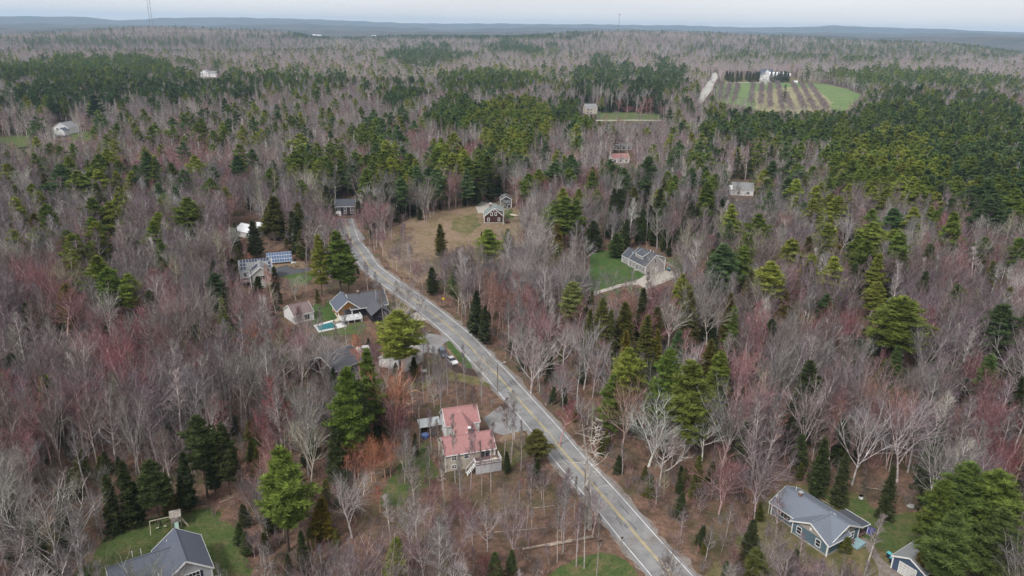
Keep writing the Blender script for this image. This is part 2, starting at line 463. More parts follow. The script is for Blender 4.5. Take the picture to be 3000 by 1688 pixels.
def patch(name, pts, m, z=0.01, jag=0.5, step=2.0, kind='structure', world_pts=False):
    """a flat sheet on the ground, outline given where it shows in the photograph, with an uneven edge"""
    W = [Vector(p).to_2d() if world_pts else G(*p).to_2d() for p in pts]
    out = []
    for i in range(len(W)):
        a, b = W[i], W[(i + 1) % len(W)]
        L = (b - a).length
        n = max(1, int(L / step))
        nr = Vector((-(b - a).y, (b - a).x)).normalized()
        for k in range(n):
            p = a.lerp(b, k / n)
            d = jag * (mnoise.noise((p.x * .21, p.y * .21, z * 50)) * 1.6 + mnoise.noise((p.x * .9, p.y * .9, 3)) * .8) if k else 0
            out.append(p + nr * d)
    bm = bmesh.new()
    vs = [bm.verts.new((p.x, p.y, z)) for p in out]
    f = bm.faces.new(vs)
    bmesh.ops.triangulate(bm, faces=[f], ngon_method='EAR_CLIP')
    me = bpy.data.meshes.new(name)
    bm.normal_update()
    if sum(p.normal.z for p in bm.faces) < 0:
        bmesh.ops.reverse_faces(bm, faces=bm.faces[:])
    bm.to_mesh(me); bm.free()
    me.materials.append(m)
    o = bpy.data.objects.new(name, me)
    COL.objects.link(o)
    if kind: tag(o, kind=kind)
    return o, W

# ---- the road: white edge lines read off the photograph
RL = [(-86.0, 352), (-80.5, 333), (-74.6, 313.5), (-67.36, 296.87), (-58.6, 274.5), (-51.73, 262.53), (-43.62, 250.35), (-35.16, 237.25), (-26.38, 222.1), (-18.29, 207.34), (-10.56, 190.39), (-7.0, 182.69), (-0.8, 167.88), (4.49, 155.29), (10.0, 141.4), (14.72, 130.61), (18.75, 120.9), (21.41, 114.18), (25.25, 105.11), (29.5, 95), (42, 65), (60, 20)]
RR_ = [(-79.5, 354), (-73.9, 335), (-68.3, 316), (-61.5, 300.0), (-54.2, 281.5), (-46.9, 268.24), (-37.9, 253.3), (-29.2, 239.5), (-20.4, 224.6), (-12.1, 209.3), (-4.3, 191.9), (-0.6, 184.3), (5.9, 168.9), (11.3, 156.4), (16.7, 142.6), (21.4, 131.9), (25.3, 122.5), (28.0, 115.8), (31.9, 106.6), (36.2, 96.5), (48.6, 67), (66.6, 22)]
def strip(name, L, Rr, m, z, kind='structure', parent=None):
    mb = MB()
    n = len(L)
    mb.poly([(p[0], p[1], z) for p in L] + [(p[0], p[1], z) for p in Rr], [(i, i + n, i + n + 1, i + 1) for i in range(n - 1)])
    mb.f = [f[::-1] for f in mb.f]
    o = mb.build(name, m, parent)
    me = o.data
    if len(me.polygons) and me.polygons[0].normal.z < 0:
        me.flip_normals()
    if kind: tag(o, kind=kind)
    return o
def smooth_pts(P_, k=6):
    out = []
    n = len(P_)
    for i in range(n - 1):
        p0 = Vector(P_[max(i - 1, 0)]); p1 = Vector(P_[i]); p2 = Vector(P_[i + 1]); p3 = Vector(P_[min(i + 2, n - 1)])
        for j in range(k):
            t = j / k
            out.append(0.5 * ((2 * p1) + (p2 - p0) * t + (2 * p0 - 5 * p1 + 4 * p2 - p3) * t * t + (3 * p1 - 3 * p2 + p3 - p0) * t ** 3))
    out.append(Vector(P_[-1]))
    return out
CL = smooth_pts([((a[0] + b[0]) / 2, (a[1] + b[1]) / 2) for a, b in zip(RL, RR_)], 6)
NL = []
for i, p in enumerate(CL):
    d = (CL[min(i + 1, len(CL) - 1)] - CL[max(i - 1, 0)]).normalized()
    NL.append(Vector((-d.y, d.x)))            # points to the right side of the picture (direction runs towards the camera)
def off(w):
    return [p + n * w for p, n in zip(CL, NL)]
def offj(w, j, seed):
    return [p + n * (w + j * mnoise.noise((p.x * .3, p.y * .3, seed)) + j * .6 * mnoise.noise((p.x * 1.1, p.y * 1.1, seed))) for p, n in zip(CL, NL)]
HW = 3.35
strip('road_verge', offj(-HW - 1.4, 1.3, 1), offj(HW + 1.4, 1.3, 2), M['shoulder'], 0.012)
strip('road', offj(-HW - .7, .42, 5), offj(HW + .7, .42, 6), M['asphalt'], 0.03)
strip('edge_line', off(-HW - .07), off(-HW + .07), M['line_white'], 0.036)
strip('edge_line', off(HW - .07), off(HW + .07), M['line_white'], 0.036)
for w in (-.16, .16):
    mb = MB(); a = off(w - .06); b = off(w + .06); n = len(a)
    mb.poly([(p.x, p.y, .036) for p in a] + [(p.x, p.y, .036) for p in b], [(i + 1, i + n + 1, i + n, i) for i in range(n - 1) if not (w < 0 and i % 9 in (7, 8))])
    o = mb.build('centre_line', M['line_yellow']); tag(o, kind='structure')
    if o.data.polygons[0].normal.z < 0: o.data.flip_normals()
# tar-sealed cracks and patches
mb = MB()
for k in range(46):
    i = random.randint(24, len(CL) - 30)
    w = random.uniform(-2.9, 2.9)
    L_ = random.randint(1, 4)
    for j in range(i, i + L_):
        a = CL[j] + NL[j] * (w + random.uniform(-.15, .15)); b = CL[j + 1] + NL[j + 1] * (w + random.uniform(-.15, .15))
        d = (b - a).normalized(); s_ = Vector((-d.y, d.x)) * random.uniform(.03, .09)
        mb.poly([(*(a - s_), .034), (*(a + s_), .034), (*(b + s_), .034), (*(b - s_), .034)], [(0, 1, 2, 3)])
o = mb.build('tar_seal', M['tar']); tag(o, kind='structure')
bm = bmesh.new(); bm.from_mesh(o.data)
for f in bm.faces:
    if f.normal.z < 0: f.normal_flip()
bm.to_mesh(o.data); bm.free()

# side road at the junction far left, and the far straight piece by the orchard
patch('side_road', [(955, 655), (1045, 664), (1070, 700), (1035, 720), (1012, 690), (955, 672)], M['asphalt'], .024, .2, kind='structure')
patch('side_road', [(955, 655), (955, 670), (880, 640), (830, 610), (836, 606), (890, 632)], M['asphalt'], .022, .2, kind='structure')
patch('side_road', [(2092, 206), (2100, 206), (2103, 228), (2093, 243), (2086, 264), (2069, 286), (2055, 306), (2037, 306), (2057, 264), (2072, 243), (2082, 228)], M['gravel'], .05, .4, step=8)
patch('side_road', [(2094, 206), (2098.5, 206), (2099, 228), (2089, 243), (2080, 264), (2062, 286), (2049, 303), (2043, 303), (2062, 264), (2076, 243), (2085, 228)], M['pale_asphalt'], .09, .3, step=8)
for a in ([(2096, 208), (2095, 228), (2083.5, 243), (2071.5, 264), (2055, 288)],):
    mb = MB()
    for p, q in zip(a, a[1:]):
        mb.bar(G(*p) + Vector((0, 0, .12)), G(*q) + Vector((0, 0, .12)), .5, .02)
    tag(mb.build('centre_line', M['line_yellow']), kind='structure')

# lawns, yards, drives
LAWN_LL = [(200, 1700), (270, 1640), (335, 1538), (400, 1528), (470, 1512), (560, 1496), (615, 1488), (650, 1505), (640, 1525), (672, 1530), (690, 1575), (715, 1620), (730, 1700), (600, 1900), (300, 1900)]
patch('lawn', LAWN_LL, M['grass'], .010, .7)
patch('leaf_edge', [(150, 1700), (240, 1640), (312, 1560), (330, 1535), (400, 1520), (470, 1504), (560, 1486), (620, 1478), (660, 1490), (640, 1525), (600, 1540), (335, 1560), (270, 1660), (210, 1720)], M['scrub'], .006, .9)
patch('lawn', [(1590, 1700), (1640, 1660), (1690, 1632), (1760, 1618), (1830, 1640), (1860, 1668), (1870, 1720), (1700, 1800), (1560, 1760)], M['grass'], .010, .9)
patch('lawn', [(2060, 1690), (2150, 1600), (2235, 1520), (2245, 1460), (2300, 1425), (2400, 1420), (2470, 1432), (2540, 1455), (2600, 1490), (2700, 1500), (2800, 1540), (2900, 1640), (2900, 1760), (2500, 1850), (2050, 1760)], M['dry_grass'], .010, 1.0)
patch('lawn', [(2400, 1440), (2470, 1455), (2530, 1465), (2590, 1510), (2680, 1510), (2720, 1550), (2720, 1600), (2640, 1620), (2560, 1600), (2500, 1540)], M['grass'], .016, 1.2)
patch('leaf_pile', [(2535, 1458), (2560, 1440), (2600, 1450), (2635, 1478), (2648, 1500), (2620, 1508), (2585, 1503), (2550, 1480)], M['litter'], .020, .6)
patch('drive', [(2523, 1578), (2538, 1577), (2560, 1600), (2585, 1640), (2625, 1672), (2660, 1700), (2640, 1760), (2560, 1760), (2575, 1690), (2560, 1640), (2540, 1610)], M['shoulder'], .022, .4)
patch('lawn', [(1445, 1310), (1530, 1285), (1560, 1330), (1500, 1370), (1460, 1350)], M['dry_grass'], .010, .5)
patch('lawn', [(1180, 1340), (1260, 1290), (1285, 1400), (1180, 1480), (1110, 1480), (1140, 1400)], M['grass'], .010, 1.0)
patch('leaf_strip', [(1030, 1425), (1080, 1370), (1190, 1290), (1230, 1265), (1225, 1300), (1150, 1380), (1080, 1430)], M['scrub'], .016, .8)
patch('drive', [(1415, 1225), (1468, 1190), (1487, 1184), (1548, 1254), (1540, 1262), (1475, 1275), (1440, 1265)], M['asphalt'], .020, .3)
patch('mulch_bed', [(1465, 1185), (1487, 1180), (1493, 1192), (1475, 1202)], M['mulch'], .026, .3)
patch('mulch_bed', [(1460, 1290), (1478, 1275), (1530, 1262), (1540, 1275), (1500, 1285), (1470, 1298)], M['scrub'], .024, .3)
# loop drive with the cars
patch('drive', [(1210, 985), (1250, 975), (1300, 985), (1320, 1000), (1296, 1010), (1300, 1035), (1318, 1058), (1290, 1062), (1280, 1040), (1240, 1028), (1215, 1010)], M['asphalt'], .020, .4)
patch('drive', [(1290, 1062), (1296, 1012), (1314, 1010), (1340, 1060), (1352, 1075), (1322, 1085), (1305, 1075)], M['scrub'], .024, .3)
patch('mulch_bed', [(1310, 1072), (1340, 1070), (1385, 1082), (1412, 1096), (1412, 1110), (1370, 1098), (1328, 1088)], M['mulch'], .030, .3)
patch('lawn', [(1240, 1050), (1282, 1045), (1300, 1075), (1325, 1088), (1380, 1104), (1420, 1112), (1440, 1140), (1360, 1120), (1280, 1110), (1235, 1150), (1200, 1150), (1210, 1080)], M['dry_grass'], .010, .6)
patch('grass_bank', [(1306, 1003), (1316, 998), (1344, 1030), (1378, 1062), (1384, 1078), (1366, 1080), (1336, 1045), (1312, 1020)], M['green_grass'], .027, .4)
# pool house yard
patch('lawn', [(905, 905), (945, 880), (985, 880), (1000, 900), (1015, 935), (1000, 940), (960, 940), (915, 950)], M['green_grass'], .010, .5)
patch('lawn', [(930, 975), (1010, 955), (1060, 940), (1075, 960), (1060, 975), (1000, 982), (940, 990)], M['grass'], .010, .5)
patch('drive', [(1195, 920), (1235, 912), (1246, 925), (1252, 938), (1200, 944), (1185, 935)], M['gravel'], .020, .3)
patch('lawn', [(1125, 880), (1180, 880), (1225, 905), (1195, 920), (1150, 918), (1130, 905)], M['dry_grass'], .010, .5)
# solar-panel house yard
patch('drive', [(792, 790), (840, 778), (852, 786), (866, 788), (908, 784), (915, 794), (870, 801), (845, 806), (810, 812), (795, 806)], M['dark_asphalt'], .022, .25)
patch('lawn', [(862, 803), (905, 796), (925, 810), (900, 830), (850, 835), (840, 815), (815, 812)], M['green_grass'], .010, .5)
patch('leaf_yard', [(775, 780), (800, 770), (860, 762), (900, 770), (900, 785), (862, 787), (840, 776), (792, 788)], M['scrub'], .012, .6)
patch('lawn', [(655, 800), (705, 805), (720, 830), (690, 850), (650, 845)], M['grass'], .010, .6)
patch('leaf_yard', [(650, 775), (705, 765), (712, 800), (660, 812)], M['scrub'], .006, .6)
# grey cape yard
patch('lawn', [(1730, 745), (1760, 732), (1820, 738), (1900, 800), (1875, 815), (1800, 838), (1740, 855), (1722, 850), (1725, 800)], M['green_grass'], .010, .5)
patch('drive', [(1738, 866), (1742, 854), (1800, 838), (1872, 818), (1892, 805), (1960, 790), (1985, 800), (1990, 812), (1960, 822), (1895, 850), (1875, 836), (1850, 834), (1800, 846)], M['gravel'], .020, .4)
patch('lawn', [(1760, 868), (1800, 850), (1850, 838), (1880, 845), (1880, 860), (1820, 880), (1770, 880)], M['grass'], .010, .5)
patch('lawn', [(1950, 760), (2000, 750), (2060, 742), (2080, 752), (2050, 780), (1990, 800)], M['grass'], .009, .5)
# clearing by the brown cape and the open scrub between it and the road
patch('scrub_field', [(1110, 690), (1200, 640), (1330, 600), (1420, 600), (1540, 600), (1575, 640), (1540, 700), (1500, 760), (1380, 800), (1240, 830), (1170, 800), (1120, 750)], M['scrub'], .006, 1.5)
patch('lawn', [(1330, 640), (1395, 625), (1410, 660), (1370, 690), (1320, 670)], M['dry_grass'], .012, 1.0)
patch('drive', [(1400, 625), (1390, 605), (1402, 590), (1440, 590), (1430, 610), (1425, 625)], M['gravel'], .014, .6)
patch('grass_strip', [(1478, 610), (1500, 612), (1505, 640), (1480, 640)], M['grass'], .012, .6)
# far fields
patch('orchard_field', [(2104, 247), (2225, 241), (2330, 243), (2420, 247), (2480, 260), (2527, 279), (2505, 300), (2487, 320), (2440, 333), (2330, 335), (2085, 335), (2095, 270)], M['farm_green'], .03, 4, step=14)
patch('hay_strip', [(2205, 270), (2300, 255), (2390, 258), (2440, 300), (2430, 325), (2330, 333), (2215, 325)], M['hay'], .06, 3, step=14)
patch('farm_lane', [(2125, 242.5), (2165, 241), (2225, 241.5), (2225, 243.5), (2165, 243.2), (2125, 244.5)], M['gravel'], .09, 1, step=14)
patch('lawn', [(1742, 331), (1790, 328), (1940, 335), (1945, 352), (1850, 360), (1745, 358)], M['far_lawn'], .03, 6, step=8)
patch('drive', [(1745, 352), (1850, 351), (1940, 352), (1940, 354), (1850, 353.5), (1745, 354.5)], M['gravel'], .06, .5, step=8)
patch('lawn', [(-10, 402), (60, 395), (110, 405), (95, 430), (30, 440), (-10, 440)], M['far_lawn'], .03, 6, step=8)
patch('lawn', [(200, 386), (262, 384), (285, 400), (260, 412), (205, 408)], M['far_lawn'], .03, 6, step=8)
patch('scrub_field', [(20, 440), (90, 428), (180, 432), (170, 452), (60, 465)], M['hay'], .03, 2, step=8)
patch('clearing', [(780, 560), (840, 545), (850, 570), (800, 590)], M['scrub'], .01, 1, step=4)
patch('clearing', [(620, 670), (670, 660), (680, 690), (640, 705)], M['scrub'], .01, 1, step=4)

patch('farm_yard', [(2110, 210), (2200, 207), (2330, 207), (2360, 225), (2420, 245), (2330, 240), (2225, 238), (2110, 246)], M['dry_grass'], .02, 5, step=14)

# ------------------------------------------------------------------ houses
class House:
    """local frame: x along the front from left to right, y away from the viewer"""
    def __init__(s, name, label, loc, deg, cat='house', group=None):
        s.deg = R(deg)
        s.root = empty(name, (loc[0], loc[1], float(terr(loc[0], loc[1])) if math.hypot(*loc) > 1700 else 0), s.deg)
        tag(s.root, label, cat, group)
    def block(s, x0, y0, L, W, he, hr, roof, wall, axis='x', over=.35, gable=None, z0=-.2, trim=True, vr=.5, th=.16, base=None, hip=False, roof_part=True, hb=None):
        """gabled block; axis is the way the ridge runs; he eave height, hr ridge height"""
        Lr, Wr = (L, W) if axis == 'x' else (W, L)
        f = (lambda u, v, z: (x0 + u, y0 + v, z)) if axis == 'x' else (lambda u, v, z: (x0 + v, y0 + u, z))
        yr = Wr * vr
        hb = hb if hb is not None else he
        w = MB()
        pts = [f(0, 0, z0), f(Lr, 0, z0), f(Lr, Wr, z0), f(0, Wr, z0), f(0, 0, he), f(Lr, 0, he), f(Lr, Wr, hb), f(0, Wr, hb)]
        w.poly(pts, [(0, 1, 5, 4), (1, 2, 6, 5), (2, 3, 7, 6), (3, 0, 4, 7), (0, 3, 2, 1)])
        (w if gable is None else w).poly([f(0, 0, he), f(0, Wr, hb), f(0, yr, hr - .02), f(Lr, 0, he), f(Lr, Wr, hb), f(Lr, yr, hr - .02)], [(0, 1, 2), (3, 4, 5)], 0 if gable is None else 1)
        w.build('wall', [wall] + ([gable] if gable else []), s.root)
        if base:
            b = MB(); b.box(x0 - .03, x0 + L + .03, y0 - .03, y0 + W + .03, -.3, base); b.build('foundation', M['concrete'], s.root)
        r = MB()
        s1 = (hr - he) / yr; s2 = (hr - hb) / (Wr - yr)
        oy1 = over / math.sqrt(1 + s1 * s1) * 1.1; oy2 = over / math.sqrt(1 + s2 * s2) * 1.1
        e1 = he - s1 * oy1 + .03; e2 = hb - s2 * oy2 + .03
        A = [f(-over, -oy1, e1), f(Lr + over, -oy1, e1), f(Lr + over, yr, hr + .03), f(-over, yr, hr + .03)]
        B = [f(-over, Wr + oy2, e2), f(Lr + over, Wr + oy2, e2), f(Lr + over, yr, hr + .03), f(-over, yr, hr + .03)]
        up = lambda q: [(p[0], p[1], p[2] + th) for p in q]
        r.hexa(A, up(A)); r.hexa(B, up(B))
        rf = r.build('roof', roof, s.root)
        # ridge cap
        c = MB(); a_, b_ = f(-over, yr, hr + .03 + th), f(Lr + over, yr, hr + .03 + th)
        c.bar(a_, b_, .28, .06); c.build('ridge_cap', roof, rf)
        if trim:
            t = MB(); k = .13
            for u in (-over - .01, Lr + over + .01):
                t.bar(f(u, -oy1 - .02, e1 + .04), f(u, yr, hr + .08), .07, .26)
                t.bar(f(u, Wr + oy2 + .02, e2 + .04), f(u, yr, hr + .08), .07, .26)
            for v, e in ((-oy1 - .03, e1 + .03), (Wr + oy2 + .03, e2 + .03)):
                t.bar(f(-over, v, e), f(Lr + over, v, e), .06, .2)
            for u in (0, Lr):
                t.bar(f(u, 0, z0), f(u, 0, he - .02), k * 1.7); t.bar(f(u, Wr, z0), f(u, Wr, hb - .02), k * 1.7)
            t.build('trim', M['trim'], s.root)
        return rf
    def win(s, side, at, u, z, w, h, frame='trim', mull=(1, 1), pane='glass', name='window', shutters=None, fw=.11):
        """side f/k: wall facing front/back at y=at; l/r: wall facing left/right at x=at. u along the wall, z centre height"""
        sg = {'f': -1, 'k': 1, 'l': -1, 'r': 1}[side]
        if side in 'fk': P_ = lambda a, d, zz: (u + a, at + sg * d, z + zz)
        else: P_ = lambda a, d, zz: (at + sg * d, u + a, z + zz)
        def bx(mb, a0, a1, d0, d1, z0_, z1_):
            p, q = P_(a0, d0, z0_), P_(a1, d1, z1_)
            mb.box(min(p[0], q[0]), max(p[0], q[0]), min(p[1], q[1]), max(p[1], q[1]), p[2], q[2])
        m = MB()
        bx(m, -w / 2 - fw, -w / 2, .0, .07, -h / 2 - fw, h / 2 + fw); bx(m, w / 2, w / 2 + fw, .0, .07, -h / 2 - fw, h / 2 + fw)
        bx(m, -w / 2, w / 2, .0, .07, h / 2, h / 2 + fw); bx(m, -w / 2, w / 2, .0, .09, -h / 2 - fw, -h / 2)
        for i in range(1, mull[0] + 1):
            a = -w / 2 + w * i / (mull[0] + 1); bx(m, a - .03, a + .03, .0, .055, -h / 2, h / 2)
        for i in range(1, mull[1] + 1):
            a = -h / 2 + h * i / (mull[1] + 1); bx(m, -w / 2, w / 2, .0, .05, a - .03, a + .03)
        o = m.build(name, M[frame], s.root)
        p = MB(); bx(p, -w / 2 + .005, w / 2 - .005, .0, .03, -h / 2 + .005, h / 2 - .005)
        p.build('pane' if name == 'window' else 'panel', M[pane], o)
        if shutters:
            for a in (-w / 2 - fw - .38, w / 2 + fw + .03):
                q = MB(); bx(q, a, a + .35, .0, .05, -h / 2, h / 2); q.build('shutter', M[shutters], o)
        return o
    def box(s, name, m, *b, parent=None):
        q = MB(); q.box(*b); return q.build(name, M[m], parent or s.root)
    def pipe(s, px, py, z, h=.6, r=.07, name='vent_pipe', m='trim'):
        p = s.loc(px, py, z)
        q = MB(); q.tube((p[0], p[1], z - .5), r, (p[0], p[1], z + h), r, 8); q.build(name, M[m], s.root)
    def loc(s, px, py, z):
        g = G(px, py, z) - s.root.location
        c, n = math.cos(-s.deg), math.sin(-s.deg)
        return (g.x * c - g.y * n, g.x * n + g.y * c, z)
    def chimney(s, x, y, z0, z1, w=.7, m='brick', cap='concrete'):
        q = MB(); q.box(x - w / 2, x + w / 2, y - w / 2, y + w / 2, z0, z1); o = q.build('chimney', M[m], s.root)
        q = MB(); q.box(x - w / 2 - .08, x + w / 2 + .08, y - w / 2 - .08, y + w / 2 + .08, z1, z1 + .14); q.build('chimney_cap', M[cap], o)

# 1 the house at lower left
h = House('slate_roofed_house', 'pale grey house with slate-blue cross-gable roof on the lower left lawn', (-55.28, 96.2), 33.8)
h.block(0, 0, 7.3, 9.2, 4.5, 7.3, M['roof_slate'], M['side_grey'], axis='y', over=.4)
h.block(-7.0, 2.6, 10.6, 7.0, 3.9, 6.35, M['roof_slate'], M['side_grey'], over=.4)
h.win('f', 0, 4.3, 3.9, 2.2, 1.3, mull=(3, 1), shutters='navy_paint', pane='glass')
h.win('f', 0, 3.6, 1.2, 1.0, 1.3); h.win('r', 7.3, 4, 3.2, 1, 1.3)
for px, py, z in ((387.5, 1625, 6.0), (413.2, 1618, 6.0)): h.pipe(px, py, z, .7, .07)
q = MB(); p = h.loc(489, 1588, 6.2)
q.tube((p[0], p[1], 5.4), .06, (p[0], p[1], 6.6), .06, 8); q.tube((p[0], p[1], 5.75), .06, (p[0] - .35, p[1] - .1, 5.75), .06, 8); q.build('vent_pipe', M['trim'], h.root)
# wooden deck rail corner beside it
q = MB(); a = h.loc(619, 1688, 1.2); b = h.loc(645, 1682, 1.2); c = h.loc(655, 1700, 1.2)
for zz in (0, .35, .7, 1.0): q.bar((a[0], a[1], zz), (b[0], b[1], zz), .06); q.bar((b[0], b[1], zz), (c[0], c[1], zz), .06)
for p in (a, b, c): q.bar((p[0], p[1], 0), (p[0], p[1], 1.15), .1)
q.build('railing', M['trim'], h.root)

# play set on the lawn
g = G(510, 1548)
ps = empty('play_set', (g.x + .3, g.y + .6, 0), R(25)); tag(ps, 'weathered wooden play tower with green slide and swing beam on the lower left lawn', 'play set')
q = MB()
for x in (-.8, .8):
    for y in (-.8, .8): q.bar((x, y, 0), (x, y, 3.0), .12)
q.build('frame', M['wood_grey'], ps)
q = MB(); q.slab([(-1.0, -1.1, 2.7), (1.0, -1.1, 2.7), (1.0, 0, 3.6), (-1.0, 0, 3.6)], .06); q.slab([(-1.0, 0, 3.6), (1.0, 0, 3.6), (1.0, 1.1, 2.7), (-1.0, 1.1, 2.7)], .06); q.build('roof', M['wood_grey'], ps)
q = MB(); q.box(-.85, .85, -.85, .85, 1.4, 1.5)
q.build('platform', M['wood_grey'], ps)
for i in range(8):
    for y_ in (-.86, .82):
        q = MB(); q.box(-.8 + i * .21, -.72 + i * .21, y_, y_ + .04, 1.5, 2.2); q.build('slat', M['wood_grey'], ps)
q = MB(); q.slab([(-.35, -.85, 1.45), (.35, -.85, 1.45), (.35, -2.9, .15), (-.35, -2.9, .15)], -.06); q.bar((-.35, -.85, 1.55), (-.35, -2.9, .25), .06, .2); q.bar((.35, -.85, 1.55), (.35, -2.9, .25), .06, .2); q.build('slide', M['slide'], ps)
q = MB(); q.bar((-.8, .2, 2.3), (-4.4, .2, 2.3), .12); q.bar((-4.4, .2, 2.3), (-4.5, -.9, 0), .1); q.bar((-4.4, .2, 2.3), (-4.5, 1.3, 0), .1); q.build('swing_beam', M['wood_pale'], ps)
for x in (-2.0, -3.3):
    q = MB(); q.bar((x - .2, .2, 2.25), (x - .2, .2, .55), .02); q.bar((x + .2, .2, 2.25), (x + .2, .2, .55), .02); q.box(x - .24, x + .24, .05, .35, .5, .56); q.build('swing', M['wood_pale'], ps)
q = MB(); q.bar((.85, -.1, 1.45), (2.0, -.9, .05), .1); q.bar((.85, .4, 1.45), (2.0, -.4, .05), .1)
for i in range(1, 5): t = i / 5; q.bar((.85 + 1.15 * t, -.1 - .8 * t, 1.45 - 1.4 * t), (.85 + 1.15 * t, .4 - .8 * t, 1.45 - 1.4 * t), .07)
q.build('ladder', M['wood_pale'], ps)
# birdhouse post at the wood's edge
g = G(317, 1542); q = MB(); q.bar((0, 0, 0), (0, 0, 1.9), .07); o = q.build('birdhouse_post', M['wood_grey']); o.location = g; tag(o, 'thin grey post with small white birdhouse at the lawn edge left of the play set', 'birdhouse')
q = MB(); q.box(-.13, .13, -.13, .13, 1.9, 2.15); q.slab([(-.2, -.2, 2.12), (.2, -.2, 2.12), (.2, 0, 2.3), (-.2, 0, 2.3)], .03); q.slab([(-.2, 0, 2.3), (.2, 0, 2.3), (.2, .2, 2.12), (-.2, .2, 2.12)], .03); q.build('birdhouse', M['trim'], o)

# 2 the blue shingled house
h = House('blue_house', 'blue shingled ranch house with blue-grey roof and tan gables at lower right', (52.0, 123.3), -58.6)
h.block(0, 0, 13.3, 8.2, 2.75, 4.75, M['roof_blue'], M['side_blue'], over=.5, gable=M['gable_tan'], base=.35)
h.block(5.9, -1.2, 7.7, 5.5, 2.72, 4.7, M['roof_blue'], M['side_blue'], axis='y', over=.5, gable=M['gable_tan'], base=.35)
for u in (7.4, 11.6): h.win('f', -1.2, u, 1.55, .95, 1.35, mull=(0, 1))
h.win('f', 0, 2.9, 1.65, 3.0, 1.15, mull=(3, 0))
h.win('r', 13.3, 6.3, 1.55, .9, 1.35, mull=(0, 1)); h.win('r', 13.6, 2.6, 1.7, .75, .8, mull=(0, 1))
q = MB(); q.box(9.55, 9.95, -1.32, -1.2, 3.1, 3.6); q.build('gable_vent', M['trim'], h.root)
q = MB(); q.box(13.3, 13.42, 3.9, 4.25, 3.2, 3.75); q.build('gable_vent', M['trim'], h.root)
p = h.loc(2345, 1450, 5.0); h.chimney(p[0], 3.9, 4.3, 5.5, .62)
h.pipe(2333, 1432, 4.9, .5, .06); h.pipe(2276, 1456, 3.6, .5, .1)
q = MB(); q.slab([(8.2, 8.3, 2.55), (13.6, 8.3, 2.55), (13.6, 11.2, 2.25), (8.2, 11.2, 2.25)], .12); po = q.build('porch_roof', M['roof_dark'], h.root)
q = MB(); q.bar((8.2, 11.25, 2.3), (13.65, 11.25, 2.3), .08, .18); q.bar((13.65, 8.3, 2.6), (13.65, 11.2, 2.3), .08, .18); q.build('porch_trim', M['trim'], po)
for x in (8.4, 11, 13.4):
    q = MB(); q.bar((x, 11, 0), (x, 11, 2.3), .12); q.build('post', M['trim'], po)
q = MB(); q.box(8.4, 13.4, 8.3, 11, .25, .4); q.build('porch_floor', M['deck_brown'], h.root)
for i in range(3):
    h.box('step', 'deck_brown', 13.6 + i * .35, 13.95 + i * .35, 5.8, 7.4, 0, .55 - i * .18)
g1 = h.loc(2513, 1592, .4)
q = MB(); q.slab([(g1[0] - .9, g1[1] - 1.3, .1), (g1[0] + .9, g1[1] - 1.3, .1), (g1[0] + .9, g1[1] + 1.1, .75), (g1[0] - .9, g1[1] + 1.1, .75)], .06); q.box(g1[0] - .9, g1[0] + .9, g1[1] - 1.3, g1[1] + 1.1, -.1, .1); q.build('cellar_hatch', mat('hatch_paint', (.22, .33, .36), .6), h.root)
for a, b in (((-.4, -.35, 2.45), (-.4, -.35, 0)), ((13.95, -1.5, 2.4), (13.8, -1.4, 0))):
    q = MB(); q.bar(a, b, .08); q.build('downspout', M['trim'], h.root)
for i in range(9):
    g = G(2527 + (i % 3) * 5 + random.uniform(-2, 2), 1588 + (i // 3) * 5 + random.uniform(-2, 2))
    q = MB(); ico(q, (0, 0, .1), random.uniform(.2, .38), sz=.6, jit=.2); o = q.build('garden_stone', M['stone']); o.location = g
    tag(o, 'pale rounded stone edging the hatch of the blue shingled house', 'stone', 'stones edging the hatch')

# 3 garage
h = House('small_garage', 'small navy garage with grey roof and white door at lower right', (68.6, 108.3), -56, 'garage')
h.block(0, 0, 5.6, 7.2, 2.6, 4.0, M['roof_grey'], M['side_navy'], axis='y', over=.3)
h.win('f', 0, 2.7, 1.15, 2.9, 2.2, mull=(0, 3), pane='garage', name='garage_door', frame='trim')
def wheelie_bin(x, y, rz, lab):
    r = empty('wheelie_bin', (x, y, 0), rz); tag(r, lab, 'bin')
    q = MB(); q.hexa([(-.24, -.3, .08), (.24, -.3, .08), (.24, .3, .08), (-.24, .3, .08)], [(-.31, -.38, 1.0), (.31, -.38, 1.0), (.31, .38, 1.0), (-.31, .38, 1.0)]); q.build('body', M['bin_dark'], r)
    q = MB(); q.hexa([(-.34, -.42, 1.0), (.34, -.42, 1.0), (.34, .44, 1.0), (-.34, .44, 1.0)], [(-.3, -.36, 1.1), (.3, -.36, 1.1), (.3, .4, 1.14), (-.3, .4, 1.14)]); q.build('lid', M['bin_teal'], r)
    for s_ in (-.26, .26):
        q = MB(); q.tube((s_, .32, .12), .12, (s_ + .06, .32, .12), .12, 8); q.build('wheel', M['black_rubber'], r)
g = G(2612, 1650); wheelie_bin(g.x, g.y, .4, 'dark bin with teal lid against the small garage wall')
g = G(2612, 1642); wheelie_bin(g.x - .2, g.y + .7, .5, 'second dark bin, just behind the teal-lidded one at the small garage')

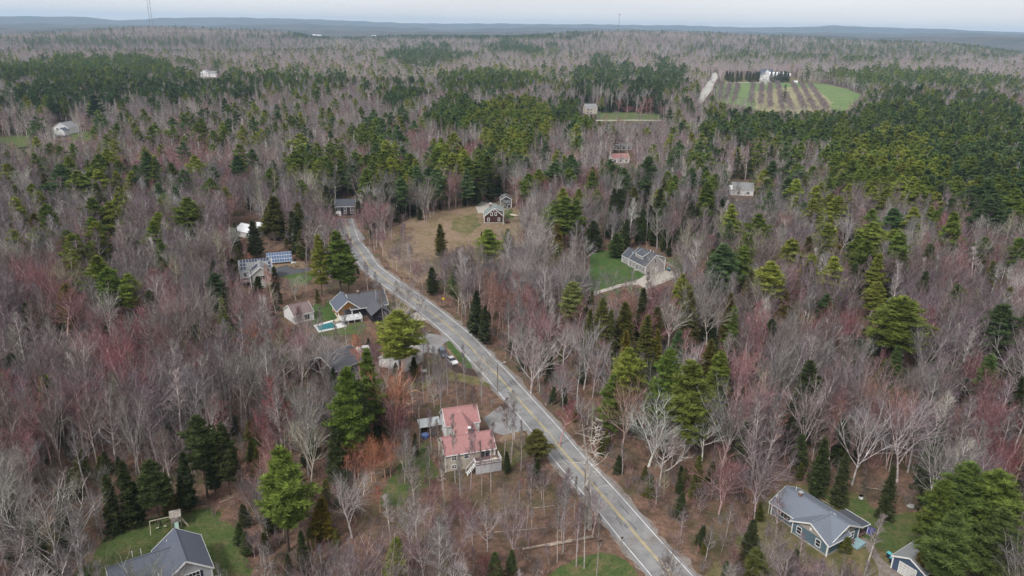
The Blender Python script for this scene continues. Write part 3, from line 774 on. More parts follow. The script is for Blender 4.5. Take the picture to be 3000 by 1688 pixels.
# blue tarp shelter
g = G(2550, 1560)
r = empty('tarp_shelter', (g.x, g.y, 0), R(38)); tag(r, 'small bright blue tarp shelter on the grass right of the blue shingled house', 'shelter'); r.scale = (.78, .78, .85)
q = MB(); arc = [(-1.0, .0), (-.95, .55), (-.6, 1.1), (0, 1.3), (.6, 1.1), (.95, .55), (1.0, 0)]
for a, b in zip(arc, arc[1:]):
    q.slab([(a[0], -.9, a[1]), (b[0], -.9, b[1]), (b[0], .9, b[1]), (a[0], .9, a[1])], .03)
q.poly([(a, .9, z) for a, z in arc], [tuple(range(7))]); q.build('tarp', M['tarp_blue'], r)
for y in (-.88, 0, .86):
    q = MB()
    for a, b in zip(arc, arc[1:]): q.tube((a[0] * .97, y, a[1] * .97), .025, (b[0] * .97, y, b[1] * .97), .025, 4)
    q.build('hoop', M['steel'], r)
# boulder, beehive box, long pale boards, small animal shape left out
g = G(2669, 1487); q = MB(); ico(q, (0, 0, .3), .9, 1.2, .8, .5, sub=2, jit=.06); o = q.build('boulder', M['stone'], smooth=True); o.location = g; tag(o, 'grey boulder at the forest edge right of the orange leaf pile', 'boulder')
g = G(2521, 1464); q = MB(); q.box(-.3, .3, -.3, .3, .25, .9); o = q.build('hive_box', M['trim']); o.location = g; tag(o, 'small white hive box on legs below the big trunk behind the blue house', 'box')
for x in (-.25, .25):
    for y in (-.25, .25): q = MB(); q.bar((x, y, 0), (x, y, .27), .06); q.build('leg', M['wood_grey'], o); q = MB(); q.box(-.36, .36, -.36, .36, .9, .97); q.build('lid', M['steel'], o)
def plank(a, b, z, w, lab):
    q = MB(); A, B = G(*a), G(*b); q.bar(Vector((0, 0, z)), Vector((B.x - A.x, B.y - A.y, z)), w, .08); o = q.build('board', M['wood_pale']); o.location = A; tag(o, lab, 'board')
plank((2371, 1427), (2400, 1450), .12, .14, 'long pale board lying on the grass behind the blue house')
plank((2378, 1451), (2443, 1490), .3, .10, 'long pale rail lying along the rear of the blue house')
plank((2535, 1432), (2600, 1440), .3, .08, 'thin pale pole lying across the leaf pile')

# 4 the red-roofed house
h = House('red_roofed_house', 'beige two-level house with faded red roofs beside the road', (-13.5, 135.9), 18)
h.block(0, 0, 10.9, 6.4, 4.1, 6.5, M['roof_red'], M['side_beige'], over=.3)
h.block(4.2, 5.4, 5.0, 8.5, 3.9, 6.2, M['roof_red'], M['side_beige'], axis='y', over=.25)
h.block(3.0, 12.0, 7.6, 6.2, 4.1, 6.7, M['roof_red'], M['side_white'], over=.3)
h.win('f', 0, 1.9, 3.2, .95, 1.2, mull=(0, 1)); h.win('f', 0, 1.9, 1.0, .95, .8)
h.win('f', 0, 4.6, 3.2, .95, 1.2, mull=(0, 1))
h.win('f', 0, 8.7, 3.1, 2.2, 1.9, mull=(1, 0), name='sliding_door'); h.win('l', 0, 3.3, 3.2, .9, 1.2, mull=(0, 1))
h.win('l', 3.0, 15, 3.2, .9, 1.2, mull=(0, 1)); h.win('l', 3.0, 13.2, 3.2, .9, 1.2, mull=(0, 1))
h.box('deck', 'deck_brown', 5.9, 11.6, -2.9, -.02, 2.2, 2.35)
q = MB()
for a, b in (((5.9, -2.9), (11.6, -2.9)), ((11.6, -2.9), (11.6, -.1)), ((5.9, -2.9), (5.9, -1.2))):
    q.bar((*a, 3.25), (*b, 3.25), .09, .08); q.bar((*a, 2.5), (*b, 2.5), .06, .05)
    n = max(2, int(math.dist(a, b) / .28))
    for i in range(n + 1): q.bar((a[0] + (b[0] - a[0]) * i / n, a[1] + (b[1] - a[1]) * i / n, 2.4), (a[0] + (b[0] - a[0]) * i / n, a[1] + (b[1] - a[1]) * i / n, 3.2), .05)
q.build('railing', M['trim'], h.root)
q = MB(); q.box(5.9, 11.6, -2.88, -2.82, .1, 2.2)
q.box(11.54, 11.6, -2.8, -.1, .1, 2.2); q.build('deck_skirt', M['deck_grey'], h.root)
q = MB()
for i in range(6): q.box(5.9 - (i + 1) * .3, 5.9 - i * .3, -2.7, -1.6, 1.95 - i * .36, 2.02 - i * .36)
q.bar((5.9, -2.75, 3.2), (4.1, -2.75, 1.1), .08); q.bar((5.9, -1.5, 3.2), (4.1, -1.5, 1.1), .08); q.bar((4.1, -2.75, 0), (4.1, -2.75, 1.15), .1); q.bar((4.1, -1.5, 0), (4.1, -1.5, 1.15), .1); q.build('stairs', M['trim'], h.root)
h.chimney(6.3, 4.0, 6.0, 7.5, .55, 'brick', 'trim')
h.box('skylight', 'glass', 6.9, 7.4, 4.3, 4.9, 6.4, 6.6)
q = MB(); q.box(.2, .9, 0, .7, 2.35, 2.8); q.box(-.5, .1, 0, .6, 2.35, 2.75); o = q.build('patio_bench', M['wood_pale'], None); o.location = Vector((0, 0, 0)); 
g = h.root.location; c_, s_ = math.cos(h.deg), math.sin(h.deg)
o.location = (g.x + 9.9 * c_ + 2.3 * s_, g.y + 9.9 * s_ - 2.3 * c_, 0); o.rotation_euler = (0, 0, h.deg); tag(o, 'pale bench on the deck of the red-roofed house', 'bench')
# car shelter and blue round cover left of it
r = empty('tarp_shed', (-20.3, 151.4, 0), R(20)); tag(r, 'pale grey tarp-roofed shed left of the red-roofed house', 'shed')
q = MB(); q.slab([(-.6, -.2, 1.7), (4.6, -.2, 1.7), (4.6, 2.9, 2.3), (-.6, 2.9, 2.3)], .06); q.build('roof', mat('shed_roof_tarp', (.42, .45, .46), .6, var=.2), r)
for x in (-.4, 2, 4.4):
    for y, z in ((0, 1.7), (2.7, 2.25)): q = MB(); q.bar((x, y, 0), (x, y, z), .09); q.build('post', M['wood_grey'], r)
q = MB(); q.box(-.3, 4.3, 2.6, 2.66, 0, 2.1); q.box(-.4, -.34, .2, 2.6, 0, 1.7); q.build('wall_panel', M['wood_grey'], r)
r = empty('covered_grill_drum', (-19.5, 149.9, 0)); tag(r, 'round blue tarp-covered drum in front of the tarp-roofed shed', 'drum')
q = MB(); q.tube((0, 0, 0), .85, (0, 0, .8), .85, 16); q.build('drum', M['trampoline_blue'], r); q = MB(); q.tube((0, 0, .8), .9, (0, 0, 1.1), .25, 16); q.build('cover', M['trampoline_blue'], r)
r = empty('garden_cart', (-17.6, 150.6, 0), .5); tag(r, 'dark garden cart beside the blue covered drum', 'cart')
q = MB(); q.hexa([(-.5, -.35, .35), (.5, -.35, .35), (.5, .35, .35), (-.5, .35, .35)], [(-.65, -.45, .8), (.65, -.45, .8), (.65, .45, .8), (-.65, .45, .8)]); q.build('tub', M['dark_paint'], r)
for x in (-.4, .4):
    q = MB(); q.tube((x, -.5, .25), .25, (x, -.42, .25), .25, 10); q.build('wheel', M['black_rubber'], r)
q = MB(); q.bar((.6, 0, .6), (1.4, 0, .9), .05); q.build('handle', M['steel'], r)

# 5 the grey cape
h = House('grey_cape_house', 'weathered grey cape house with dark slate roof and dormers on the green lawn', (46.79, 284.0), -65)
h.block(0, 0, 11.6, 9.0, 3.0, 7.3, M['roof_dark'], M['side_violet'], over=.2, base=.3)
h.block(-5.6, .4, 5.6, 6.5, 2.8, 5.7, M['roof_dark'], M['side_violet'], over=.2)
for u in (1.5, 3.7, 8.0, 10.1): h.win('f', 0, u, 1.7, .8, 1.7, mull=(0, 1))
h.win('f', 0, 5.9, 1.4, .9, 2.1, mull=(0, 0), name='door', pane='dark_paint')
h.box('step', 'concrete', 5.2, 6.6, -1.0, 0, 0, .3)
h.win('f', .4, -4.6, 1.9, .7, 1.1, mull=(0, 1)); h.win('f', .4, -2.0, 1.9, .7, 1.1, mull=(0, 1))
h.win('r', 11.6, 4.4, 4.9, 1.1, 1.7, mull=(0, 1)); h.win('r', 11.6, 5.2, 1.35, 1.0, 2.1, mull=(0, 0), name='door', pane='door')
h.win('r', 11.73, 5.2, 1.9, .45, .6, mull=(0, 0), name='window'); h.box('step', 'concrete', 11.6, 12.6, 4.4, 6.0, 0, .22)
h.box('meter_post', 'trim', 11.7, 11.9, 1.9, 2.1, 0, 1.4)
q = MB(); q.poly([(2.6, 1.5, 4.2), (7.2, 1.5, 4.2), (7.2, 1.5, 5.75), (2.6, 1.5, 5.75), (2.6, 4.2, 6.9), (7.2, 4.2, 6.9), (2.6, 4.2, 6.9), (7.2, 4.2, 6.9)], [(0, 1, 2, 3), (0, 3, 4), (1, 5, 2)]); d = q.build('dormer', M['side_violet'], h.root)
q = MB(); q.slab([(2.35, 1.2, 5.72), (7.45, 1.2, 5.72), (7.45, 4.5, 7.36), (2.35, 4.5, 7.36)], .14); q.build('dormer_roof', M['roof_dark'], d)
q = MB(); q.bar((2.35, 1.15, 5.75), (7.45, 1.15, 5.75), .07, .2); q.bar((2.3, 1.2, 5.8), (2.3, 4.5, 7.4), .07, .2); q.bar((7.5, 1.2, 5.8), (7.5, 4.5, 7.4), .07, .2); q.bar((7.2, 1.5, 4.2), (7.2, 1.5, 5.7), .2); q.bar((2.6, 1.5, 4.2), (2.6, 1.5, 5.7), .2); q.build('dormer_trim', M['trim'], d)
for u in (3.6, 4.9, 6.2): h.win('f', 1.5, u, 5.05, .5, .75, mull=(0, 0), fw=.09)
q = MB(); q.poly([(1.5, 8.9, 3.0), (11.5, 8.9, 3.0), (11.5, 8.9, 5.9), (1.5, 8.9, 5.9), (1.5, 4.8, 7.1), (11.5, 4.8, 7.1)], [(0, 1, 2, 3), (0, 3, 4), (1, 5, 2)]); d = q.build('dormer', M['side_violet'], h.root)
q = MB(); q.slab([(1.3, 9.2, 5.8), (11.8, 9.2, 5.8), (11.8, 4.5, 7.36), (1.3, 4.5, 7.36)], -.14); q.build('dormer_roof', M['roof_dark'], d)
q = MB(); q.bar((11.86, 9.2, 5.8), (11.86, 4.5, 7.36), .07, .22); q.bar((11.6, 9.0, 3.0), (11.6, 9.0, 5.8), .2); q.build('dormer_trim', M['trim'], d)
h.pipe(1905.8, 737, 7.4, .7, .1); h.pipe(1913.8, 740, 7.3, .6, .1); h.pipe(1854, 741, 5.9, .5, .08)
q = MB()
g0, g1 = G(1949, 772), G(1982, 790)
r = empty('retaining_wall', (g0.x, g0.y, 0)); tag(r, 'low dark timber retaining wall behind the grey cape parking spot', 'wall')
for i in range(4):
    q = MB(); q.bar((0, 0, .12 + i * .24), (g1.x - g0.x, g1.y - g0.y, .12 + i * .24), .22, .22); q.build('timber', M['wood_grey'], r)
g = G(1962, 795); wheelie_bin(g.x, g.y, 0, 'navy bin with pale blue lid behind the grey cape house')
g = G(1957, 793); wheelie_bin(g.x, g.y, .2, 'left-hand dark bin behind the grey cape house')
def rail_fence(a, b, z, lab):
    A, B = G(*a), G(*b); L = (B - A).length; n = max(2, int(L / 2.6)); d = (B - A) / n
    r = empty('rail_fence', A); tag(r, lab, 'fence')
    for i in range(n + 1):
        q = MB(); q.bar((d * i), (d * i) + Vector((0, 0, 1.1)), .14); q.build('post', M['wood_grey'], r)
    for i in range(n):
        for zz in (.5, .95):
            q = MB(); q.bar(d * i + Vector((0, 0, zz)), d * (i + 1) + Vector((0, 0, zz)), .09); q.build('rail', M['wood_grey'], r)
rail_fence((1940, 829), (1992, 812), 0, 'weathered rail fence beside the pale gravel drive')
rail_fence((2004, 808), (2037, 803), 0, 'pale rail fence right of the grey cape yard')

# 6 the dark brown cape and its shed
h = House('brown_cape_house', 'dark brown cape house with grey-green roof and white trim in the clearing', (-14.0, 349.0), 4)
h.block(0, 0, 9.3, 10.8, 3.25, 7.1, M['roof_green'], M['side_brown'], axis='y', over=.15, base=.35)
q = MB(); q.poly([(9.32, .3, 3.0), (9.32, 10.5, 3.0), (9.32, 10.5, 5.7), (9.32, .3, 5.7), (5, .3, 6.9), (5, 10.5, 6.9), (5, .3, 3.3)], [(0, 1, 2, 3), (0, 3, 4, 6), (1, 5, 2)]); d = q.build('dormer', M['side_black'], h.root)
q = MB(); q.slab([(4.65, .1, 7.2), (9.6, .1, 5.65), (9.6, 10.8, 5.65), (4.65, 10.8, 7.2)], .14); q.build('dormer_roof', M['roof_green'], d)
q = MB(); q.bar((4.7, .05, 7.25), (9.65, .05, 5.68), .08, .2); q.bar((9.4, .2, 3.0), (9.4, .2, 5.7), .18); q.build('dormer_trim', M['trim'], d)
for u, z in ((2.0, 1.7), (7.1, 1.75), (3.55, 4.45), (5.5, 4.5)): h.win('f', 0, u, z, .75, 1.35, mull=(0, 1), fw=.17)
q = MB(); q.tube((4.55, -.02, 6.1), .28, (4.55, -.1, 6.1), .28, 12); q.build('gable_vent', M['trim'], h.root)
h.chimney(3.3, 7.2, 6.0, 8.0, .8, 'brick', 'trim'); h.pipe(1452.5, 606, 6.9, .7, .07)
h.win('l', 0, 3, 1.6, .7, 1.2); h.win('l', 0, 7, 1.6, .7, 1.2)
h = House('black_outbuilding', 'tall near-black shed with white trim behind the brown cape', (-6.7, 381.5), 4, 'shed')
h.block(0, 0, 5.6, 6.5, 4.4, 6.0, M['roof_char'], M['side_black'], axis='y', over=.2)
for u in (2.2, 3.4, 4.6): h.win('f', 0, u, 3.4, .6, 1.2, mull=(0, 1), pane='solar', fw=.08)
h.win('f', 0, 1.9, 1.2, .8, .8, mull=(0, 0)); h.win('f', 0, 4.5, .95, 1.6, 1.9, mull=(0, 0), name='door', pane='dark_paint', fw=.16)
# upturned boat and red garden tractor on the scrub
g = G(1506, 634); r = empty('overturned_skiff', (g.x, g.y, 0), R(-25)); tag(r, 'pale upturned skiff on trestles right of the brown cape house', 'boat')
q = MB(); sec = [(-2.2, .12), (-1.4, .6), (0, .85), (1.4, .7), (2.2, .5)]
for (x0, w0), (x1, w1) in zip(sec, sec[1:]):
    q.poly([(x0, -w0, .5), (x0, -w0 * .5, 1.05), (x0, w0 * .5, 1.05), (x0, w0, .5), (x1, -w1, .5), (x1, -w1 * .5, 1.05), (x1, w1 * .5, 1.05), (x1, w1, .5)], [(0, 4, 5, 1), (1, 5, 6, 2), (2, 6, 7, 3)])
q.build('hull', M['wood_pale'], r)
for x in (-1.2, 1.2):
    q = MB(); q.bar((x, -.7, .45), (x, .7, .45), .1); q.bar((x, -.6, .45), (x, -.8, 0), .08); q.bar((x, .6, .45), (x, .8, 0), .08); q.build('trestle', M['wood_grey'], r)
g = G(1486, 655); r = empty('garden_tractor', (g.x, g.y, 0), .4); tag(r, 'rusty dark red garden tractor beside the brown cape house', 'tractor')
red = mat('rusty_red_paint', (.16, .02, .018), .6, var=.3, scale=4)
q = MB(); q.hexa([(.1, -.3, .45), (1.2, -.26, .45), (1.2, .26, .45), (.1, .3, .45)], [(.15, -.28, .95), (1.1, -.22, .85), (1.1, .22, .85), (.15, .28, .95)]); q.build('bonnet', red, r)
q = MB(); q.box(-.6, .1, -.4, .4, .4, .52); q.box(-.65, -.35, -.25, .25, .52, .9); q.build('seat', M['dark_paint'], r)
for x, y, rad in ((-.5, -.5, .4), (-.5, .4, .4), (.9, -.42, .24), (.9, .34, .24)):
    q = MB(); q.tube((x, y, rad), rad, (x, y + .12, rad), rad, 10); q.build('wheel', M['black_rubber'], r)
q = MB(); q.bar((.1, 0, .9), (-.1, 0, 1.15), .05); q.tube((-.12, 0, 1.14), .2, (-.14, 0, 1.17), .2, 8); q.build('steering_wheel', M['dark_paint'], r)

# 7 the solar-panelled house, its array and the gazebo
h = House('solar_panelled_house', 'light grey cross-gabled house with solar panels on its rear roof', (-93.2, 248.9), 20)
h.block(0, 0, 7.3, 8.5, 4.9, 7.8, M['roof_grey'], M['side_tan'], axis='y', over=.35)
mr = h.block(-3.4, 6.6, 11.0, 8.0, 4.7, 7.7, M['roof_grey'], M['side_white'], over=.3)
h.win('f', 0, 4.5, 3.9, .95, 1.5, mull=(0, 1), shutters='dark_paint'); h.win('f', 0, 2.6, 3.4, 1.4, 1.9, mull=(1, 0), pane='glass', frame='dark_paint')
h.win('f', 0, 2.2, 1.2, 1.6, 1.9, mull=(1, 0)); h.win('l', -3.4, 10.4, 3.4, .8, 1.2); h.win('f', 6.6, -1.8, 3.4, .9, 1.3); h.win('f', 6.6, -1.8, 1.2, .9, 1.8)
h.box('deck', 'deck_brown', -3.4, -.1, 2.2, 6.5, 1.7, 1.85)
q = MB()
for a, b in (((-3.4, 2.2), (-.1, 2.2)), ((-3.4, 2.2), (-3.4, 6.5))):
    q.bar((*a, 2.75), (*b, 2.75), .09); q.bar((*a, 2.1), (*b, 2.1), .06)
    for i in range(9): q.bar((a[0] + (b[0] - a[0]) * i / 8, a[1] + (b[1] - a[1]) * i / 8, 0 if i % 4 == 0 else 1.9), (a[0] + (b[0] - a[0]) * i / 8, a[1] + (b[1] - a[1]) * i / 8, 2.7), .09 if i % 4 == 0 else .05)
q.build('railing', M['trim'], h.root)
q = MB(); q.tube((.35, -.25, 0), .13, (.35, -.25, 7.4), .13, 8); q.build('stove_pipe', M['dark_paint'], h.root)
q = MB(); q.tube((.35, -.25, 7.4), .2, (.35, -.25, 7.6), .2, 8); q.build('pipe_cap', M['steel'], h.root)
sl = (7.7 - 4.7) / 4.0
def panel_on(root, x0, y0, w, hgt, zf, m, name='solar_panel', nrm=.08):
    q = MB(); A = [(x0, y0, zf(y0)), (x0 + w, y0, zf(y0)), (x0 + w, y0 + hgt, zf(y0 + hgt)), (x0, y0 + hgt, zf(y0 + hgt))]
    q.slab(A, .05, 1)
    ins = .035
    Bq = [(x0 + ins, y0 + ins, zf(y0 + ins)), (x0 + w - ins, y0 + ins, zf(y0 + ins)), (x0 + w - ins, y0 + hgt - ins, zf(y0 + hgt - ins)), (x0 + ins, y0 + hgt - ins, zf(y0 + hgt - ins))]
    q.slab([(p[0], p[1], p[2] + .045) for p in Bq], .02, 0)
    return q.build(name, [m, M['aluminium']], root)
zr = lambda y: 4.7 + sl * (y - 6.6) + .30
for i in range(10):
    panel_on(h.root, -3.2 + i * 1.02, 9.35, .96, 1.2, zr, M['solar_dark'])
for i in range(2):
    for j in range(2): panel_on(h.root, -3.2 + i * 1.02, 6.7 + j * 1.35, .96, 1.2, zr, M['solar_dark'])
for j in range(2): panel_on(h.root, 6.5, 6.7 + j * 1.35, .96, 1.2, zr, M['solar_dark'])
# three dark panels over the front wing valley
q = MB(); zf = lambda x: 4.9 + (7.8 - 4.9) / 3.65 * x + .28
q.slab([(.7, 3.2, zf(.7)), (2.7, 3.2, zf(2.7)), (2.7, 6.4, zf(2.7)), (.7, 6.4, zf(.7))], .06); q.build('solar_panel', M['solar_dark'], h.root)
# ground array
A, B, C, D = G(782, 772, .8), G(856.5, 766, .8), G(853, 735.5, 3.9), G(777.5, 742, 3.9)
ar = empty('solar_array', (A.x, A.y, 0), math.atan2(B.y - A.y, B.x - A.x)); tag(ar, 'blue ground-mounted solar array of three rows behind the dark drive', 'solar array')
LW = (B - A).to_2d().length; dv = (D - A).to_2d(); ca, sa = math.cos(ar.rotation_euler.z), math.sin(ar.rotation_euler.z)
DP = abs(-dv.x * sa + dv.y * ca)
zt = lambda y: .85 + (3.9 - .85) * y / DP
for r_ in range(3):
    for c in range(10):
        panel_on(ar, c * LW / 10 + .02, r_ * DP / 3 + .05, LW / 10 - .04, DP / 3 - .12, zt, M['solar'])
for r_ in range(4):
    q = MB(); y = max(.03, min(DP - .03, r_ * DP / 3)); q.bar((-.05, y, zt(y)), (LW + .05, y, zt(y)), .12, .08); q.build('rail', M['aluminium'], ar)
for i in range(5):
    q = MB(); x = .6 + i * (LW - 1.2) / 4; q.bar((x, .5, 0), (x, .5, zt(.5)), .14); q.bar((x, DP - .5, 0), (x, DP - .5, zt(DP - .5)), .14); q.build('post', M['steel'], ar)
g = G(861, 784); r = empty('garden_table', (g.x, g.y, 0), .3); tag(r, 'small pale-topped garden stand with four legs in front of the ground solar array', 'table')
q = MB(); q.slab([(-.9, -.8, 1.9), (0, -.8, 2.2), (0, .8, 2.2), (-.9, .8, 1.9)], .04); q.slab([(0, -.8, 2.2), (.9, -.8, 1.9), (.9, .8, 1.9), (0, .8, 2.2)], .04); q.build('top', M['aluminium'], r)
for x in (-.7, .7):
    for y in (-.6, .6): q = MB(); q.bar((x, y, 0), (x, y, 1.95), .09); q.build('leg', M['dark_paint'], r)

# 8 pool, pool shed and the dark-roofed house
h = House('pool_shed', 'white gabled shed with faded brown roof left of the covered pool', (-68.7, 216.8), 40, 'shed')
h.block(0, 0, 6.5, 7.6, 2.8, 5.1, M['roof_brown'], M['side_white'], over=.25)
h.win('f', 0, 4.3, 1.4, 1.7, 1.7, mull=(1, 0), name='sliding_door')
h.box('foundation', 'concrete', -.3, 6.8, -.4, -.02, -.1, .12)
def H_(px, py): return (800 + px / 6.779, 840 + py / 6.779)
pool, PW = patch('pool_deck', [H_(860, 850), H_(800, 770), H_(1180, 665), H_(1330, 650), H_(1470, 785), H_(1300, 830), H_(905, 910)], M['pool_deck'], .03, .03)
wp = [G(*H_(*p)) for p in ((905, 885), (860, 790), (1170, 700), (1300, 812))]
r = empty('covered_swimming_pool', wp[0]); tag(r, 'swimming pool under a taut dark teal cover beside the white deck', 'pool')
q = MB(); q.poly([(*(p - wp[0]).to_2d(), .07) for p in wp], [(0, 1, 2, 3)]); q.build('cover', M['pool_cover'], r)
q = MB()
for a, b in zip(wp, wp[1:] + wp[:1]): q.bar(((a - wp[0]).x, (a - wp[0]).y, .05), ((b - wp[0]).x, (b - wp[0]).y, .05), .35, .1)
q.build('coping', M['pool_deck'], r)
h = House('dark_roofed_house', 'dark-roofed house with orange wood gable and white deck behind the pool', (-53.6, 218.0), 26)
h.block(-.4, 4.2, 6.4, 8.0, 3.4, 6.0, M['roof_slate'], M['side_wood'], axis='y', over=.9)
h.block(4.0, 4.0, 11.5, 8.6, 3.2, 6.4, M['roof_char'], M['side_black'], over=.6)
h.block(8.8, -3.0, 5.8, 8.0, 2.7, 4.9, M['roof_char'], M['side_black'], axis='y', over=.5, trim=False)
h.win('f', 4.2, 2.8, 1.7, 2.6, 2.2, mull=(2, 0), frame='dark_paint', name='sliding_door')
h.box('deck', 'deck_grey', -.6, 6.0, -1.0, 4.1, 1.0, 1.15)
q = MB()
for a, b in (((-.6, -1), (6.0, -1)), ((-.6, -1), (-.6, 4)), ((6.0, -1), (6.0, 2.6))):
    q.bar((*a, 2.1), (*b, 2.1), .1); q.bar((*a, 1.3), (*b, 1.3), .06); n = int(math.dist(a, b) / .4)
    for i in range(n + 1): q.bar((a[0] + (b[0] - a[0]) * i / n, a[1] + (b[1] - a[1]) * i / n, 0 if i % 5 == 0 else 1.2), (a[0] + (b[0] - a[0]) * i / n, a[1] + (b[1] - a[1]) * i / n, 2.05), .1 if i % 5 == 0 else .05)
q.build('railing', M['trim'], h.root)
q = MB()
for i in range(6): q.box(-1.0 - .32 * (i + 1), -1.0 - .32 * i, .6, 3.0, .95 - .17 * i, 1.0 - .17 * i)
q.build('stairs', M['wood_pale'], h.root)
h.box('walkway', 'wood_pale', -1.0, -.6, .6, 7.5, .95, 1.05)
def patio_chair(px, py, rz, lab):
    p = h.root.location + Vector((px * math.cos(h.deg) - py * math.sin(h.deg), px * math.sin(h.deg) + py * math.cos(h.deg), 1.15))
    r = empty('patio_chair', p, rz); tag(r, lab, 'chair')
    q = MB(); q.box(-.3, .3, -.3, .3, .4, .46); q.build('seat', M['trim'], r)
    q = MB(); q.slab([(-.3, .3, .4), (.3, .3, .4), (.3, .45, 1.05), (-.3, .45, 1.05)], .05); q.build('backrest', M['trim'], r)
    for x in (-.26, .26):
        for y in (-.26, .26): q = MB(); q.bar((x, y, 0), (x, y, .4), .05); q.build('leg', M['trim'], r)
patio_chair(4.4, .2, .3, 'white chair on the deck of the dark-roofed house, nearest the rail corner')
patio_chair(3.2, 1.2, 1.1, 'white chair in the middle of the dark-roofed house deck')
h.chimney(7.2, 8.0, 5.8, 7.3, .5, 'brick')
# long grey roof and the garage behind the big pine
h = House('long_grey_roofed_house', 'long low house under a plain grey roof among bare trees', (-46.7, 177.9), 52)
h.block(0, 0, 10, 11.0, 2.8, 5.3, M['roof_char'], M['side_brown'], over=.35)
h.win('f', 0, 3, 1.6, 1.2, 1.1); h.win('f', 0, 7, 1.6, 1.2, 1.1)
h = House('pale_roofed_garage', 'pale brown-roofed garage half hidden behind the big bright pine', (-29.0, 183.5), 63, 'garage')
h.block(0, 0, 9.0, 8.5, 2.6, 4.6, mat('roof_pale_brown', (.30, .26, .25), .9, scale=5, col2=(.40, .35, .34)), M['side_white'], over=.3)
h.win('f', 0, 2.5, 1.1, 2.4, 2.1, mull=(0, 3), pane='garage', name='garage_door'); h.win('f', 0, 6.5, 1.1, 2.4, 2.1, mull=(0, 3), pane='garage', name='garage_door')
g = G(1242, 1093); r = empty('white_garden_bench', (g.x, g.y, 0), .2); tag(r, 'small white garden bench on the lawn left of the loop drive', 'bench')
q = MB(); q.box(-.8, .8, -.3, .3, .42, .5); q.build('seat', M['trim'], r); q = MB(); q.box(-.8, .8, .26, .32, .5, 1.0); q.build('backrest', M['trim'], r)
for x in (-.7, .7): q = MB(); q.box(x - .05, x + .05, -.28, .3, 0, .42); q.build('leg', M['trim'], r)
g = G(1064, 1036); r = empty('white_trailer', (g.x, g.y, 0), R(20)); tag(r, 'small white box trailer beside the long grey-roofed house', 'trailer')
q = MB(); q.box(-1.8, 1.8, -.95, .95, .5, 2.1); q.build('body', M['side_white'], r)
for y in (-1.0, .88): q = MB(); q.tube((0, y, .35), .35, (0, y + .12, .35), .35, 10); q.build('wheel', M['black_rubber'], r)
q = MB(); q.bar((1.8, 0, .5), (2.8, 0, .5), .1); q.build('drawbar', M['steel'], r)
g = G(917, 1077); r = empty('garden_shed', (g.x, g.y, 0), R(30)); tag(r, 'tiny weathered open shed left of the long grey-roofed house', 'shed')
q = MB(); q.slab([(-1.2, -1.0, 1.6), (1.2, -1.0, 1.6), (1.2, .8, 2.1), (-1.2, .8, 2.1)], .08); q.build('roof', M['wood_grey'], r)
for x in (-1, 1):
    for y, z in ((-.8, 1.65), (.7, 2.05)): q = MB(); q.bar((x, y, 0), (x, y, z), .1); q.build('post', M['wood_grey'], r); q = MB(); q.box(-1, 1, .68, .74, 0, 2.0); q.build('back_wall', M['wood_grey'], r)

# 9 houses farther off
def far_house(name, label, px, py, w, d, he, hr, roof, wall, deg=0, axis='y', nwin=2, wing=None, over=.3, group=None, dy=0):
    g = G(px, py)
    h = House(name, label, (g.x, g.y + dy), deg, group=group)
    h.block(0, 0, w, d, he, hr, M[roof], M[wall], axis=axis, over=over)
    for i in range(nwin):
        for z in ([1.6] if he < 4.5 else [1.6, he - 1.2]):
            h.win('f', 0, w * (i + .5) / nwin, z, w * .09 + .3, 1.3, mull=(0, 1))
    if wing: h.block(*wing[:6], M[wing[6]], M[wing[7]], axis=wing[8], over=over)
    return h
far_house('black_roofed_house', 'near-black house with a white lower corner behind the road junction', 984, 632, 9.5, 8, 4.6, 7.4, 'roof_dark', 'side_black', 8, 'x', 3)
o = MB(); o.box(-.2, 2.6, -.15, -.05, 0, 2.2); o.build('white_panel', M['trim'], bpy.data.objects['black_roofed_house'])
far_house('white_metal_roofed_house', 'long low house under a white metal roof behind dark evergreens', 690, 690, 11, 8, 2.6, 4.8, 'roof_metal', 'side_white', -32, 'x', 2)
far_house('white_metal_roofed_house', 'shorter wing under a white metal roof, right of the longer one', 745, 684, 6, 7, 2.4, 4.2, 'roof_metal', 'side_white', -10, 'x', 1)
far_house('grey_gabled_house', 'grey-roofed house between bare trees left of the road junction', 858, 668, 6, 8, 3.6, 6.2, 'roof_grey', 'side_grey', -38, 'x', 1)
far_house('white_farmhouse', 'tall white gabled farmhouse with a small front wing at far left', 159, 392, 13.4, 13, 5.2, 9, 'roof_grey', 'side_white', -6, 'y', 2, wing=(7.5, -7, 7, 7.2, 3.2, 5.6, 'roof_slate', 'side_white', 'y'))
far_house('white_dormered_house', 'white two-storey house with grey roof and front gable above the thin drive', 1716, 334, 13, 9, 6, 10.5, 'roof_grey', 'side_beige', 14, 'x', 3, wing=(8, -1.2, 4.2, 4, 6, 9, 'roof_grey', 'side_beige', 'y'))
far_house('pink_roofed_house', 'low white house with a faded pink roof among birches', 1793, 478, 12.5, 8, 3.2, 6, 'roof_red', 'side_white', 10, 'x', 3)
far_house('white_grey_roofed_house', 'white house with light grey roof in the right-hand woods', 2146, 572, 11.5, 9, 3.4, 6.8, 'roof_grey', 'side_white', -8, 'x', 2, wing=(-2.8, 1, 3.2, 5, 2.8, 5, 'roof_metal', 'side_white', 'x'))
far_house('white_barn', 'white barn half hidden by trees left of the far straight road', 1938, 307, 16, 12, 7, 12, 'roof_grey', 'side_white', 5, 'y', 2)
far_house('white_stable', 'second white building right of the white barn behind trees', 1968, 306, 9, 10, 6, 9, 'roof_grey', 'side_white', 5, 'y', 1)
